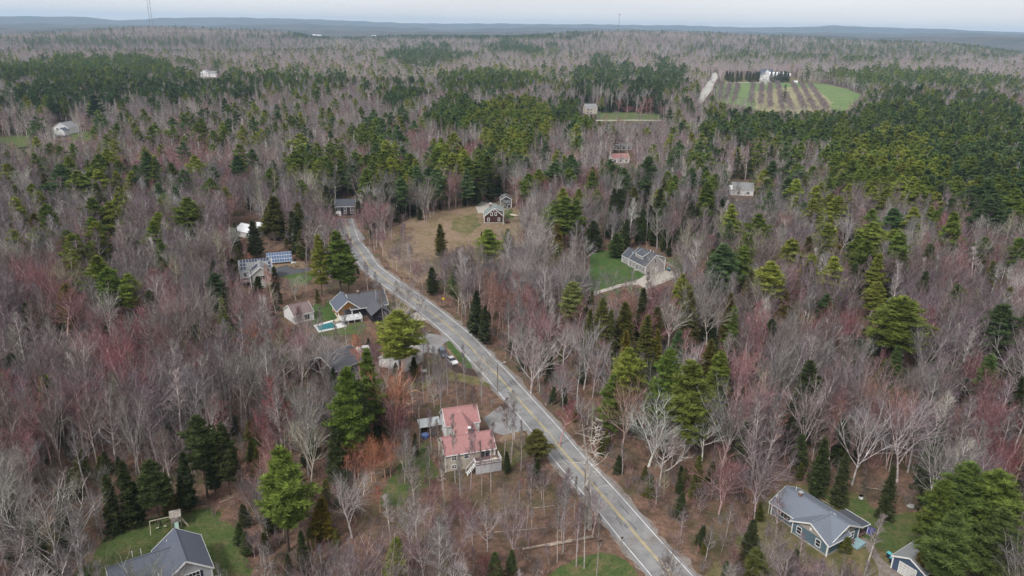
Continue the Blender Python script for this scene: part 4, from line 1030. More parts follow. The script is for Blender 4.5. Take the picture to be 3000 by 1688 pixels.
far_house('long_white_building', 'long low white building behind bare trunks above the pink-roofed house', 1806, 441, 16, 8, 3.2, 5.0, 'roof_grey', 'side_white', 16, 'x', 4)
far_house('grey_roofed_building', 'wide low grey-roofed building below the thin drive', 1757, 418, 24, 10, 3, 6, 'roof_grey', 'side_tan', 4, 'x', 4)
far_house('small_white_house', 'small white house left of the wide grey-roofed building', 1712, 424, 8, 7, 3, 5, 'roof_grey', 'side_white', 6, 'x', 2)
far_house('white_cottage', 'white cottage glimpsed between dark evergreens above the brown cape', 1412, 514, 7.5, 6, 3, 5.2, 'roof_metal', 'side_white', 12, 'x', 2)
far_house('white_gabled_shed', 'tiny white gable showing beside a pine in the upper middle', 1336, 480, 5.5, 6, 3.8, 6.4, 'roof_metal', 'side_white', 0, 'y', 1)
far_house('white_garage', 'small white garage by the clearing in the left middle distance', 800, 524, 7, 6, 2.6, 4.2, 'roof_metal', 'side_white', 10, 'x', 1)
far_house('distant_white_house', 'white gabled house with grey wing in the far left woods', 588, 226, 14, 14, 7, 12, 'roof_grey', 'side_white', 0, 'y', 2, wing=(14, 2, 16, 10, 6, 10, 'roof_grey', 'side_white', 'x'))
far_house('distant_white_cottage', 'narrow white gable in the far woods right of the distant white house', 757, 222, 8, 9, 8, 13, 'roof_grey', 'side_white', 20, 'y', 1)
far_house('farm_lane_shed', 'pale gabled shed at the head of the orchard field', 2229, 247, 16, 10, 5.5, 9.5, 'roof_grey', 'side_tan', 0, 'y', 2)
far_house('big_white_farmhouse', 'white farmhouse with steep gable behind the row of dark spruces', 2228, 236, 22, 16, 7, 13, 'roof_grey', 'side_white', 0, 'y', 3)
far_house('big_white_farmhouse', 'long white farmhouse behind the right half of the spruce row', 2254, 235, 32, 15, 7, 15, 'roof_metal', 'side_white', 0, 'x', 5)
far_house('blue_roofed_farmhouse', 'farmhouse with dark blue-grey roof and bright dormer at the back of the farm', 2229, 222, 26, 14, 6, 14, 'roof_slate', 'side_navy', 0, 'x', 3, wing=(9, -2, 7, 6, 9, 13, 'roof_slate', 'side_white', 'y'))
far_house('small_farm_shed', 'small white shed right of the spruce row at the farm', 2304, 224, 9, 7, 4, 6, 'roof_metal', 'side_white', 0, 'x', 1)
far_house('small_field_hut', 'tiny white hut on the field edge right of the farm', 2327, 244, 6, 5, 3, 4.4, 'roof_metal', 'side_white', 0, 'x', 1)

# white roofs of the far town
for i, (px, py, w) in enumerate([(905, 100, 70), (914, 101, 90), (922, 102, 60), (1080, 98, 80), (1310, 82, 60), (1083, 100, 50), (2325, 105, 70), (2330, 104, 50)]):
    rr0 = 6400
    u_ = (px - 1500) / 2297; y_ = rr0 / math.sqrt(1 + u_ * u_); x_ = u_ * y_
    zz = float(terr(x_, y_))
    q = MB(); w *= .35; q.box(-w / 2, w / 2, -9, 9, -5, 6); q.poly([(-w / 2, -9, 6), (w / 2, -9, 6), (w / 2, 0, 10), (-w / 2, 0, 10), (w / 2, 9, 6), (-w / 2, 9, 6)], [(0, 1, 2, 3), (3, 2, 4, 5), (0, 3, 5), (1, 4, 2)])
    o = q.build('distant_building', M['side_white']); o.location = (x_, y_, zz)
    tag(o, 'tiny white building in the hazy valley far beyond the woods', 'building', 'white buildings in the hazy valley')

# ------------------------------------------------------------------ cars
def car(name, label, x, y, deg, paint, kind='sedan', z=.03):
    r = empty(name, (x, y, z), R(deg)); tag(r, label, 'car')
    L, W_ = 4.7, 1.84
    low = [(-2.35, .35), (-2.3, .78), (-1.95, .92), (-.95, .98), (.0, .98), (1.1, .95), (2.0, .80), (2.33, .62), (2.35, .32), (1.9, .22), (-1.9, .22)]
    q = MB(); n = len(low)
    for wx in (1,):
        ring0 = [(a, -W_ / 2 * (.94 if abs(a) > 2 else 1), z_) for a, z_ in low]; ring1 = [(a, W_ / 2 * (.94 if abs(a) > 2 else 1), z_) for a, z_ in low]
        q.poly(ring0 + ring1, [tuple(range(n))[::-1], tuple(range(n, 2 * n))] + [(i, (i + 1) % n, n + (i + 1) % n, n + i) for i in range(n)])
    q.build('body', paint, r)
    cab = [(-1.75, .93), (-1.15, 1.42), (.15, 1.45), (1.0, .96)] if kind == 'sedan' else [(-2.2, .95), (-1.95, 1.62), (.2, 1.66), (1.05, 1.0)]
    q = MB(); ti = .78
    ring0 = [(a, -W_ / 2 * (.97 if z_ < 1.1 else ti), z_) for a, z_ in cab]; ring1 = [(a, W_ / 2 * (.97 if z_ < 1.1 else ti), z_) for a, z_ in cab]
    q.poly(ring0 + ring1, [(0, 1, 2, 3), (7, 6, 5, 4), (0, 4, 5, 1), (2, 6, 7, 3)]); q.build('glasshouse', M['car_glass'], r)
    q = MB(); zt_ = cab[1][1]; q.box(cab[1][0] - .03, cab[2][0] + .03, -W_ / 2 * ti - .01, W_ / 2 * ti + .01, zt_ - .0, zt_ + .05); q.build('roof_panel', paint, r)
    for a in (-1.42, 1.42):
        for s_ in (-1, 1):
            q = MB(); q.tube((a, s_ * .80, .33), .33, (a, s_ * .93, .33), .33, 14); o = q.build('wheel', M['black_rubber'], r)
            q = MB(); q.tube((a, s_ * .93, .33), .19, (a, s_ * .94, .33), .17, 10); q.build('rim', M['steel'], o)
    for s_ in (-.66, .66):
        q = MB(); q.box(2.2, 2.36, s_ - .18, s_ + .18, .58, .72); q.build('headlight', M['lamp_glass'], r)
        q = MB(); q.box(-2.36, -2.25, s_ - .16, s_ + .16, .62, .78); q.build('tail_light', M['red_lamp'], r)
    return r
car('parked_car', 'blue-grey estate car parked behind the white one on the loop drive', -19.6, 195.4, -68, M['car_blue'], 'wagon')
car('parked_car', 'white sedan parked nose out beside the dark mulch bed', -16.7, 190.6, -57, M['car_white'])
g = G(1012, 628); car('parked_car', 'black car parked in front of the near-black house', g.x, g.y, 15, M['car_black'])
g = G(2086.5, 243); car('distant_car', 'dark car nearest on the far straight road', g.x, g.y, 70, M['car_black'], 'wagon', .15)
g = G(2086, 230); car('distant_car', 'small dark car farther up the far straight road', g.x, g.y, 70, M['car_black'], 'sedan', .15)
g = G(1432, 500); car('parked_car', 'silver car glimpsed by the white cottage above the brown cape', g.x, g.y, 170, M['car_silver'])
g = G(806, 512); car('parked_car', 'pale car parked by the small white garage in the left middle distance', g.x, g.y, 20, M['car_white'])

# ------------------------------------------------------------------ utility poles, wires, sign, mailboxes
def upole(px, py, ht, lab, lamp=False, xf=False, arm=None):
    g = G(px, py)
    r = empty('utility_pole', (g.x, g.y, 0)); tag(r, lab, 'utility pole')
    q = MB(); q.tube((0, 0, 0), .17, (0, 0, ht), .11, 8); q.build('pole', M['pole'], r)
    if xf: q = MB(); q.tube((-.4, 0, ht - 2.2), .25, (-.4, 0, ht - 1.3), .25, 10); q.build('transformer', M['steel'], r)
    if arm is not None:
        q = MB(); d = Vector((math.cos(arm), math.sin(arm), 0)); q.bar(d * -1.2 + Vector((0, 0, ht - .5)), d * 1.2 + Vector((0, 0, ht - .5)), .1); q.build('crossarm', M['pole'], r)
        for s_ in (-1.1, 1.1): q = MB(); q.tube(d * s_ + Vector((0, 0, ht - .45)), .05, d * s_ + Vector((0, 0, ht - .25)), .04, 6); q.build('insulator', M['steel'], r)
    if lamp:
        q = MB(); q.bar((0, 0, ht - .5), (1.6, .6, ht - .1), .07); q.build('lamp_arm', M['steel'], r)
        q = MB(); q.hexa([(1.4, .45, ht - .18), (2.0, .65, ht - .18), (2.0, .85, ht - .18), (1.4, .7, ht - .18)], [(1.5, .5, ht), (1.95, .65, ht), (1.95, .8, ht), (1.5, .66, ht)]); q.build('lamp_head', M['lamp_glass'], r)
    return Vector((g.x, g.y, ht))
p1 = upole(1353.5, 941, 10.5, 'weathered utility pole with grey transformer right of the road by the sign', xf=True)
p2 = upole(1457.5, 1150, 8.5, 'thin utility pole with a lamp standing at the left road edge', lamp=True)
p3 = upole(1712, 1440, 10.5, 'utility pole with a cross-arm beside the dead pine at the road edge', arm=.6)
p4 = Vector((52, 88, 10.5))
q = MB(); q.tube((0, 0, 0), .17, (0, 0, 10.5), .11, 8); r = empty('utility_pole', (52, 88, 0)); q.build('pole', M['pole'], r); tag(r, 'utility pole right of the road below the bottom edge of the view', 'utility pole')
p0 = upole(1085, 745, 10.5, 'slim utility pole right of the road near the junction')
def wire(a, b, sag, lab, r=.018):
    q = MB(); n = 14; pr = None
    for i in range(n + 1):
        t = i / n; p = a.lerp(b, t) - Vector((0, 0, sag * 4 * t * (1 - t)))
        if pr is not None: q.tube(pr, r, p, r, 3, cap=False)
        pr = p
    tag(q.build('power_line', M['wire']), lab, 'cable')
wire(p1, p2, .8, 'upper cable between the sign-side pole and the lamp pole'); wire(p1 - Vector((0, 0, 1.2)), p0 - Vector((0, 0, 1.2)), .8, 'cable running from the transformer pole up towards the junction')
wire(p2, p3 - Vector((0, 0, .3)), 1.0, 'cable crossing from the lamp pole to the cross-arm pole'); wire(p3, p4, .8, 'upper cable along the right verge towards the bottom corner'); wire(p3 - Vector((0, 0, 1.4)), p4 - Vector((0, 0, 1.4)), 1.0, 'lower cable along the right verge towards the bottom corner', .025)
wire(Vector((43, 100, 9)), Vector((52.2, 123.0, 2.9)), .5, 'service cable reaching the left corner of the blue shingled house')
# yellow curve sign
g = G(1299, 897)
r = empty('road_sign', (g.x, g.y, 0), R(0)); tag(r, 'yellow diamond curve warning sign right of the road', 'road sign')
q = MB(); q.bar((0, .03, 0), (0, .03, 2.9), .07); q.build('post', M['steel'], r)
q = MB(); s_ = .62
q.poly([(0, 0, 2.35 - s_ + .35), (s_, 0, 2.35 + .35), (0, 0, 2.35 + s_ + .35), (-s_, 0, 2.35 + .35), (0, .02, 2.35 - s_ + .35), (s_, .02, 2.35 + .35), (0, .02, 2.35 + s_ + .35), (-s_, .02, 2.35 + .35)], [(0, 1, 2, 3), (7, 6, 5, 4), (0, 4, 5, 1), (1, 5, 6, 2), (2, 6, 7, 3), (3, 7, 4, 0)]); pl = q.build('sign_face', M['yellow_sign'], r)
q = MB(); c0 = 2.70
for a, b in (((.12, -.36), (.12, -.1)), ((.12, -.1), (.02, .06)), ((.02, .06), (-.14, .14))):
    q.hexa([(a[0] - .05, -.004, c0 + a[1]), (a[0] + .05, -.004, c0 + a[1]), (b[0] + .05, -.004, c0 + b[1]), (b[0] - .05, -.004, c0 + b[1])], [(a[0] - .05, -.014, c0 + a[1]), (a[0] + .05, -.014, c0 + a[1]), (b[0] + .05, -.014, c0 + b[1]), (b[0] - .05, -.014, c0 + b[1])])
q.poly([(-.1, -.014, c0 + .02), (-.1, -.014, c0 + .28), (-.36, -.014, c0 + .2)], [(0, 1, 2)]); q.build('arrow', M['sign_black'], pl)
def mailbox(px, py, lab, rz=0):
    g = G(px, py); r = empty('mailbox', (g.x, g.y, 0), rz); tag(r, lab, 'mailbox')
    q = MB(); q.bar((0, 0, 0), (0, 0, 1.05), .1); q.build('post', M['wood_grey'], r)
    q = MB(); q.box(-.28, .28, -.1, .1, 1.05, 1.22); q.tube((-.28, 0, 1.22), .1, (.28, 0, 1.22), .1, 10); q.build('box', M['dark_paint'], r)
    q = MB(); q.box(.1, .12, -.13, -.11, 1.15, 1.4); q.build('flag', M['red_lamp'], r)
mailbox(1487, 1180, 'black mailbox on the verge by the red-roofed house drive', .6); mailbox(1821, 1591, 'black mailbox at the left road edge above the bottom lawn', .5); mailbox(1760, 1600, 'dark mailbox set back in the leaves above the bottom lawn', .2)
# fallen logs
def log(a, b, r0, r1, lab, fork=0):
    A, B = G(*a, .2), G(*b, .25); q = MB(); d = B - A
    q.tube((0, 0, r0), r0, (d.x, d.y, r1 + .1), r1, 7)
    o = q.build('fallen_log', M['log']); o.location = (A.x, A.y, 0); tag(o, lab, 'fallen log')
    for i in range(4 + fork):
        t = random.uniform(.3, .95); v = Vector((random.uniform(-1, 1), random.uniform(-1, 1), random.uniform(.2, .8))) * random.uniform(.6, 1.6)
        q = MB(); s_ = Vector((d.x * t, d.y * t, r0)); q.tube(s_, r1 * .6, s_ + v, .01, 4); q.build('branch', M['log'], o)
for a, b, r0, r1, lab in [((1530, 1610), (1735, 1570), .26, .12, 'long pale fallen trunk lying left of the dead pine'), ((1600, 1600), (1740, 1573), .2, .1, 'second fallen trunk lying just below the longest one'), ((1295, 1617), (1345, 1625), .2, .14, 'short dark log in the leaves at bottom centre'), ((1310, 1640), (1338, 1683), .16, .08, 'pale curved log at the bottom centre'), ((1280, 1628), (1330, 1640), .14, .08, 'thin log below the short dark one at bottom centre'), ((1440, 1560), (1600, 1545), .12, .06, 'thin fallen pole in the open leaf litter'), ((1560, 1488), (1625, 1480), .1, .05, 'short grey stick left of the dead pine'), ((645, 1472), (685, 1455), .14, .07, 'dark log on the brown slope above the left lawn'), ((620, 1315), (672, 1378), .14, .05, 'leaning grey stem fallen beside the dark spruces'), ((285, 1580), (296, 1560), .1, .05, 'short log at the left edge of the lower lawn'), ((1228, 985), (1262, 970), .2, .15, 'pale log edging the loop drive turn'), ((1180, 1500), (1240, 1530), .12, .05, 'thin fallen stem above the small bright evergreen'), ((1380, 1540), (1385, 1600), .12, .06, 'upright-looking fallen stem in the bottom woods')]:
    log(a, b, r0, r1, lab)

# ------------------------------------------------------------------ far masts
def mast(px_b, py_b, px_t, py_t, dist, lab, w=1.6, top_box=False):
    u_ = (px_b - 1500) / 2297; y_ = dist; x_ = u_ * y_
    z0 = float(terr(x_, y_))
    ppm = FPX / dist
    hgt = CAM_H + ((79 + .0175 * (px_b - 1500)) - py_t) / ppm - z0
    r = empty('radio_mast', (x_, y_, z0)); tag(r, lab, 'radio mast')
    q = MB(); c = [(w / 2 * math.cos(a), w / 2 * math.sin(a)) for a in (0, 2.094, 4.189)]; n = int(hgt / 6)
    for i in range(n):
        za, zb = hgt * i / n, hgt * (i + 1) / n
        for j in range(3):
            a, b = c[j], c[(j + 1) % 3]
            q.bar((*a, za), (*a, zb), .45); q.bar((*a, za), (*b, zb), .22); q.bar((*a, zb), (*b, zb), .22)
    q.build('lattice', M['tower'], r)
    q = MB(); q.tube((0, 0, hgt * .62), w * .9, (0, 0, hgt * .62 + 3), w * .9, 6); q.tube((0, 0, hgt * .3), w * .9, (0, 0, hgt * .3 + 2), w * .9, 6); q.build('platform', M['tower'], r)
    if top_box: q = MB(); q.tube((0, 0, hgt - 1), 3.2, (0, 0, hgt + 5), 3.2, 8); q.build('antenna', M['tower'], r)
    return r
mast(432, 74, 424, -30, 4000, 'right-hand tall thin radio mast on the far left hill', 2.4)
mast(425, 74, 417, -22, 4050, 'left-hand tall thin radio mast on the far left hill', 2.0)
mast(1799, 91, 1799.5, 48.5, 4100, 'single radio mast with antenna on the central ridge', 2.4, True)

# ------------------------------------------------------------------ tree prototypes
def rot_about(v, ax, a):
    return Matrix.Rotation(a, 3, ax) @ v
def perp(v):
    a = Vector((0, 0, 1)) if abs(v.z) < .9 else Vector((1, 0, 0))
    return v.cross(a).normalized()

def bare_proto(seed, h=17.0, lod=0, form='oval', spread=4.0, tw=1.0):
    """returns (trunk MB, crown MB); branches are tapered prisms, twigs slim pyramids"""
    rnd = random.Random(seed)
    T, C = MB(), MB()
    n_limb = {'oval': 15, 'vase': 9, 'tall': 16, 'oak': 11, 'round': 10, 'snag': 26}[form]
    base = {'oval': .34, 'vase': .28, 'tall': .5, 'oak': .22, 'round': .2, 'snag': .35}[form]
    n2 = (9, 6, 4)[lod]
    n3 = (6, 4, 3)[lod]
    n4 = (3, 2, 0)[lod]
    thick = (1.55, 2.1, 3.2)[lod] * tw
    if lod == 2:
        n_limb = 8
    # trunk
    p = Vector((0, 0, -0.3)); d = Vector((rnd.uniform(-.05, .05), rnd.uniform(-.05, .05), 1)).normalized()
    pts = [p]; top = .97 if form in ('oval', 'tall', 'snag') else (.62 if form == 'oak' else .5)
    nseg = 7 if lod == 0 else 4
    for i in range(nseg):
        d = (d + Vector((rnd.uniform(-.07, .07), rnd.uniform(-.07, .07), .05))).normalized()
        p = p + d * (h * top / nseg)
        pts.append(p)
    r_b = h * .0125
    rad = [r_b * (1 - .9 * (i / nseg) ** 1.0) + .02 for i in range(nseg + 1)]
    for i in range(nseg):
        T.tube(pts[i], rad[i], pts[i + 1], rad[i + 1], 6 if lod == 0 else 4, cap=False)
    def along(f):
        x = f * nseg; i = min(int(x), nseg - 1)
        return pts[i].lerp(pts[i + 1], x - i), rad[i] + (rad[i + 1] - rad[i]) * (x - i)
    def twigs(a, b, n, ln, r):
        dd = (b - a).normalized()
        for k in range(n):
            f = rnd.uniform(.15, 1.0)
            q = a.lerp(b, f)
            ax = rot_about(perp(dd), dd, rnd.uniform(0, 6.28))
            v = rot_about(dd, ax, R(rnd.uniform(22, 58)))
            v = (v + Vector((0, 0, .28))).normalized()
            e = q + v * ln * rnd.uniform(.6, 1.2)
            C.tube(q, r, e, 0, 3, 1)
            if n4:
                for j in range(n4):
                    g = q.lerp(e, rnd.uniform(.2, .9))
                    w = rot_about(v, rot_about(perp(v), v, rnd.uniform(0, 6.28)), R(rnd.uniform(20, 55)))
                    w = (w + Vector((0, 0, .2))).normalized()
                    C.tube(g, r * .7, g + w * ln * rnd.uniform(.35, .75), 0, 3, 1)
    gold = rnd.uniform(0, 6.28)
    for k in range(n_limb):
        t = (k + rnd.random() * .8) / n_limb
        if form in ('oval', 'tall'):
            f = base / top + (1 - base / top) * t
        elif form == 'snag':
            f = .35 + .65 * t
        elif form == 'oak':
            f = .38 + .62 * t ** .8
        else:
            f = .42 + .58 * t ** .7
        f = min(f, 1.0)
        q, rr = along(f)
        gold += 2.4 + rnd.uniform(-.4, .4)
        hz = f * top * h
        if form == 'oval':
            ang = 58 - 34 * t; ln = spread * (1.05 - .55 * t) * rnd.uniform(.8, 1.15)
        elif form == 'tall':
            ang = 52 - 30 * t; ln = spread * (.95 - .5 * t) * rnd.uniform(.75, 1.15)
        elif form == 'vase':
            ang = rnd.uniform(14, 40); ln = (h - hz) * rnd.uniform(.75, 1.0) / math.cos(R(ang)) * .95
        elif form == 'oak':
            ang = 72 - 50 * t + rnd.uniform(-8, 8); ln = spread * (1.15 - .25 * t) * rnd.uniform(.8, 1.15)
        elif form == 'round':
            ang = rnd.uniform(5, 68); ln = (h - hz) * rnd.uniform(.8, .95)
        else:
            ang = rnd.uniform(60, 105); ln = spread * rnd.uniform(.3, .8)
        v = Vector((math.cos(gold) * math.sin(R(ang)), math.sin(gold) * math.sin(R(ang)), math.cos(R(ang))))
        r1 = min(rr * .7, .025 + ln * .018) * (1.0 if lod < 2 else 1.6)
        # limb polyline
        m = 4 if lod == 0 else 2
        lp = [q]; dv = v
        for s in range(m):
            dv = (dv + Vector((rnd.uniform(-.2, .2), rnd.uniform(-.2, .2), rnd.uniform(-.02, .22) if form != 'snag' else rnd.uniform(-.3, .3)))).normalized()
            lp.append(lp[-1] + dv * ln / m)
        for s in range(m):
            ra = max(r1 * (1 - s / m * .8), .014 * thick); rb = max(r1 * (1 - (s + 1) / m * .8), .012 * thick)
            C.tube(lp[s], ra, lp[s + 1], rb, (4 if lod == 0 else 3), 0, cap=False)
        cnt = n2 if form != 'snag' else 2
        for b in range(cnt):
            g = rnd.uniform(.22, 1.0) if b else 1.0
            x = g * m; i = min(int(x), m - 1)
            o_ = lp[i].lerp(lp[i + 1], x - i)
            dd = (lp[i + 1] - lp[i]).normalized()
            w = rot_about(dd, rot_about(perp(dd), dd, rnd.uniform(0, 6.28)), R(rnd.uniform(20, 62) if b else rnd.uniform(0, 12)))
            w = (w + Vector((0, 0, .25))).normalized()
            l2 = ln * rnd.uniform(.28, .52) * (1.15 - .5 * g) + .35
            e = o_ + w * l2
            mid = o_.lerp(e, .5) + Vector((rnd.uniform(-.1, .1), rnd.uniform(-.1, .1), rnd.uniform(-.05, .12))) * l2
            r2 = max(r1 * .40, .014 * thick)
            C.tube(o_, r2, mid, r2 * .8, 3, 0, cap=False)
            C.tube(mid, r2 * .8, e, r2 * .45, 3, 0, cap=False)
            if form == 'snag': continue
            twigs(o_, mid, n3 // 2, l2 * .62, .0125 * thick)
            twigs(mid, e, n3 - n3 // 2, l2 * .6, .0115 * thick)
    return T, C

def star_tuft(C, c, d, r, n, rnd, flat=.55, wid=.16):
    """a spray of needle bunches: slim triangles fanning out from c"""
    k = len(C.v)
    for i in range(n):
        a = rnd.uniform(0, 6.28)
        v = Vector((math.cos(a), math.sin(a), rnd.uniform(-.15, flat)))
        v = (v + d * .55).normalized()
        L = r * rnd.uniform(.65, 1.2)
        s = v.cross(Vector((rnd.uniform(-1, 1), rnd.uniform(-1, 1), rnd.uniform(.2, 1)))).normalized() * L * wid
        b = c + v * L * .1
        C.v += [tuple(b - s), tuple(b + v * L * .5 + s * 1.5), tuple(b + v * L)]
        C.v += [tuple(b - s * .2 + Vector((0, 0, -L * .12)))]
        C.f += [(k, k + 1, k + 2), (k, k + 2, k + 3)]
        C.m += [0, 0]
        k += 4

def pine_proto(seed, h=20.0, lod=0, rad=4.6, base=.38, form='pine'):
    rnd = random.Random(seed)
    T, C = MB(), MB()
    lean = Vector((rnd.uniform(-.02, .02), rnd.uniform(-.02, .02), 1))
    n = 6 if lod == 0 else 4
    ns = 5 if lod == 0 else 1
    for i in range(ns):
        a, b = i / ns, (i + 1) / ns
        T.tube(lean * (h * a - (.3 if i == 0 else 0)), h * .015 * (1 - a * .92), lean * h * b, h * .015 * (1 - b * .92) + .01, n, 0, cap=False)
    if form == 'pine':
        whorls = (17, 9, 4)[lod]; nb = (6, 5, 4)[lod]; clumps = (9, 5, 2)[lod]; nt_ = (20, 11, 6)[lod]; tr = (.92, 1.25, 2.2)[lod]
    else:
        whorls = (19, 10, 5)[lod]; nb = (8, 6, 4)[lod]; clumps = (6, 4, 2)[lod]; nt_ = (13, 8, 6)[lod]; tr = (.9, 1.2, 1.9)[lod]
    lop = [rnd.uniform(.66, 1.2) for _ in range(8)]
    for w in range(whorls):
        t = (w + .3) / whorls
        z = h * (base + (1 - base) * t)
        if form == 'pine':
            prof = (1 - t ** 2.1) * (.62 + .38 * min(1, t * 4)) + .10
            up = -.02 + .55 * t
        elif form == 'cedar':
            prof = (1 - t ** 1.35) * (.75 + .25 * min(1, t * 5)) + .06
            up = .35 + .4 * t
        else:
            prof = ((1 - t) ** .8 + .05) * rnd.uniform(.78, 1.15)
            up = -.22 + .35 * t
        if form == 'pine':
            prof *= rnd.uniform(.78, 1.12)
        a0 = rnd.uniform(0, 6.28)
        for b in range(nb):
            a = a0 + 6.283 * b / nb + rnd.uniform(-.35, .35)
            L = rad * prof * rnd.uniform(.72, 1.12) * lop[int(a * 8 / 6.283) % 8]
            if form == 'pine' and rnd.random() < .10: L *= .45
            if form != 'pine' and rnd.random() < .22: L *= rnd.uniform(.55, 1.3)
            d = Vector((math.cos(a), math.sin(a), up + rnd.uniform(-.08, .12))).normalized()
            o_ = lean * z + Vector((0, 0, rnd.uniform(-.3, .3) * h / whorls))
            e = o_ + d * L + Vector((0, 0, L * L * (.025 if form == 'pine' else -.012)))
            if lod < 2:
                C.tube(o_, .015 + L * .011, e, .012, 3, 1, cap=False)
            for c in range(clumps):
                f = 1 - (c / clumps) * (.78 if form != 'pine' else .66)
                f *= rnd.uniform(.92, 1.04)
                side = Vector((-d.y, d.x, 0)) * rnd.uniform(-1, 1) * L * (.30 if form == 'pine' else .2) * (1.15 - f * .5)
                pnt = o_.lerp(e, f) + side + Vector((0, 0, rnd.uniform(-.1, .25)))
                dd = (d + side.normalized() * .5).normalized() if side.length > .01 else d
                star_tuft(C, pnt, dd, tr * rnd.uniform(.75, 1.2) * (.75 + .5 * min(1, L / 4)), nt_, rnd, .6 if form == 'pine' else .3, (.055, .09, .14)[lod] if form == 'pine' else (.075, .11, .16)[lod])
        if form == 'pine' and lod == 0:
            pass
    star_tuft(C, lean * h, Vector((0, 0, 1)), tr * .9, nt_ + 3, rnd, 1.2)
    star_tuft(C, lean * (h * .975), Vector((0, 0, .6)), tr * .9, nt_ + 3, rnd, .8)
    return T, C

def shrub_proto(seed, h=2.6, lod=0):
    rnd = random.Random(seed)
    C = MB()
    for s in range(14 if lod == 0 else 9):
        a = rnd.uniform(0, 6.28); an = R(rnd.uniform(5, 42))
        d = Vector((math.cos(a) * math.sin(an), math.sin(a) * math.sin(an), math.cos(an)))
        b = Vector((rnd.uniform(-.6, .6), rnd.uniform(-.6, .6), -.05))
        L = h * rnd.uniform(.6, 1.05)
        C.tube(b, .022, b + d * L, .006, 3, 0, cap=False)
        for k in range(16 if lod == 0 else 7):
            q = b + d * L * rnd.uniform(.2, 1)
            v = rot_about(d, rot_about(perp(d), d, rnd.uniform(0, 6.28)), R(rnd.uniform(20, 60)))
            C.tube(q, .010 * (1 if lod == 0 else 1.6), q + v * h * rnd.uniform(.15, .4), 0, 3, 1)
    return None, C

PROTO = {}       # kind -> lod -> list of (trunk mesh, crown mesh, height, radius)
def add_proto(kind, lod, TC, h, rad, shared_bark):
    T, C = TC
    nm = {'bare_tree': 'bare', 'budding_tree': 'budding', 'pine_tree': 'pine', 'spruce_tree': 'spruce', 'bare_shrub': 'shrub'}[kind]
    conif = kind in ('pine_tree', 'spruce_tree')
    tm = T.mesh(nm + '_trunk', [M['pine_bark'] if conif else M['bark']]) if T else None
    cm = C.mesh(nm + '_crown', [M['needles'], M['pine_bark']] if conif else [M['bark'], M['twig']])
    PROTO.setdefault(kind, {}).setdefault(lod, []).append((tm, cm, h, rad))
for lod in (0, 1, 2):
    q = (1, 2, 3)[lod]
    for s, form, h, sp in ((1, 'oval', 17, 4.2), (2, 'vase', 16, 4), (3, 'tall', 18, 3.2), (4, 'oak', 16, 5.2), (5, 'oval', 18, 3.6), (6, 'tall', 19, 2.8), (7, 'round', 15, 4.6), (8, 'vase', 18, 3.8))[:(8, 6, 4)[lod]]:
        add_proto('bare_tree', lod, bare_proto(s * 10 + lod, h, lod, form, sp), h, sp, None)
    for s, form, h, sp in ((21, 'vase', 15, 4), (22, 'oval', 15, 4.0), (23, 'round', 13, 4.2), (24, 'tall', 16, 3.2))[:(4, 3, 2)[lod]]:
        add_proto('budding_tree', lod, bare_proto(s * 10 + lod, h, lod, form, sp, 1.15), h, sp, None)
    for s, h, rd, bs in ((31, 21, 4.8, .26), (32, 20, 4.2, .36), (33, 22, 5.4, .22), (34, 19, 3.8, .32), (35, 21, 4.6, .40))[:(5, 4, 3)[lod]]:
        add_proto('pine_tree', lod, pine_proto(s + lod * 50, h, lod, rd, bs), h, rd, None)
    for s, h, rd, bs, fm in ((41, 16, 3.9, .06, 'spruce'), (42, 14, 3.6, .05, 'cedar'), (43, 17, 3.5, .10, 'spruce'), (44, 13, 3.4, .04, 'cedar'))[:(4, 4, 3)[lod]]:
        add_proto('spruce_tree', lod, pine_proto(s + lod * 50, h, lod, rd, bs, fm), h, rd, None)
for lod in (0, 1):
    for s in (51, 52, 53)[:3 - lod]:
        add_proto('bare_shrub', lod, shrub_proto(s + lod, 2.6, lod), 2.6, 1.3, None)
PROTO['bare_shrub'][2] = PROTO['bare_shrub'][1]
FORMS = {'bare_tree': ['oval', 'vase', 'tall', 'oak', 'oval', 'tall', 'round', 'vase'], 'budding_tree': ['vase', 'oval', 'round', 'tall'], 'pine_tree': ['pine'] * 5, 'spruce_tree': ['spruce', 'cedar', 'spruce', 'cedar'], 'bare_shrub': ['shrub'] * 3}

# ------------------------------------------------------------------ where trees stand
KN = ['bare_tree', 'budding_tree', 'pine_tree', 'spruce_tree', 'bare_shrub']
BARE, RED, PINE, SPR, SHR = range(5)
# tints (base colours)
GREY, MAUVE, PALE, BROWN, WHITE, CREAM = (.275, .245, .25), (.28, .205, .23), (.46, .415, .40), (.24, .175, .155), (.62, .58, .55), (.50, .46, .36)
ROSE, CRIM, ORNG, PINK, SALM = (.38, .175, .185), (.37, .115, .125), (.60, .24, .14), (.46, .25, .27), (.48, .26, .21)
PGRN, PYEL, PBLU, PDRK, PPAL = (.115, .155, .03), (.185, .21, .038), (.08, .125, .048), (.062, .092, .036), (.19, .22, .075)
SDRK, SOLV, SOCH, SGRN, SBLU = (.050, .062, .024), (.095, .095, .024), (.15, .12, .02), (.065, .095, .028), (.045, .07, .045)

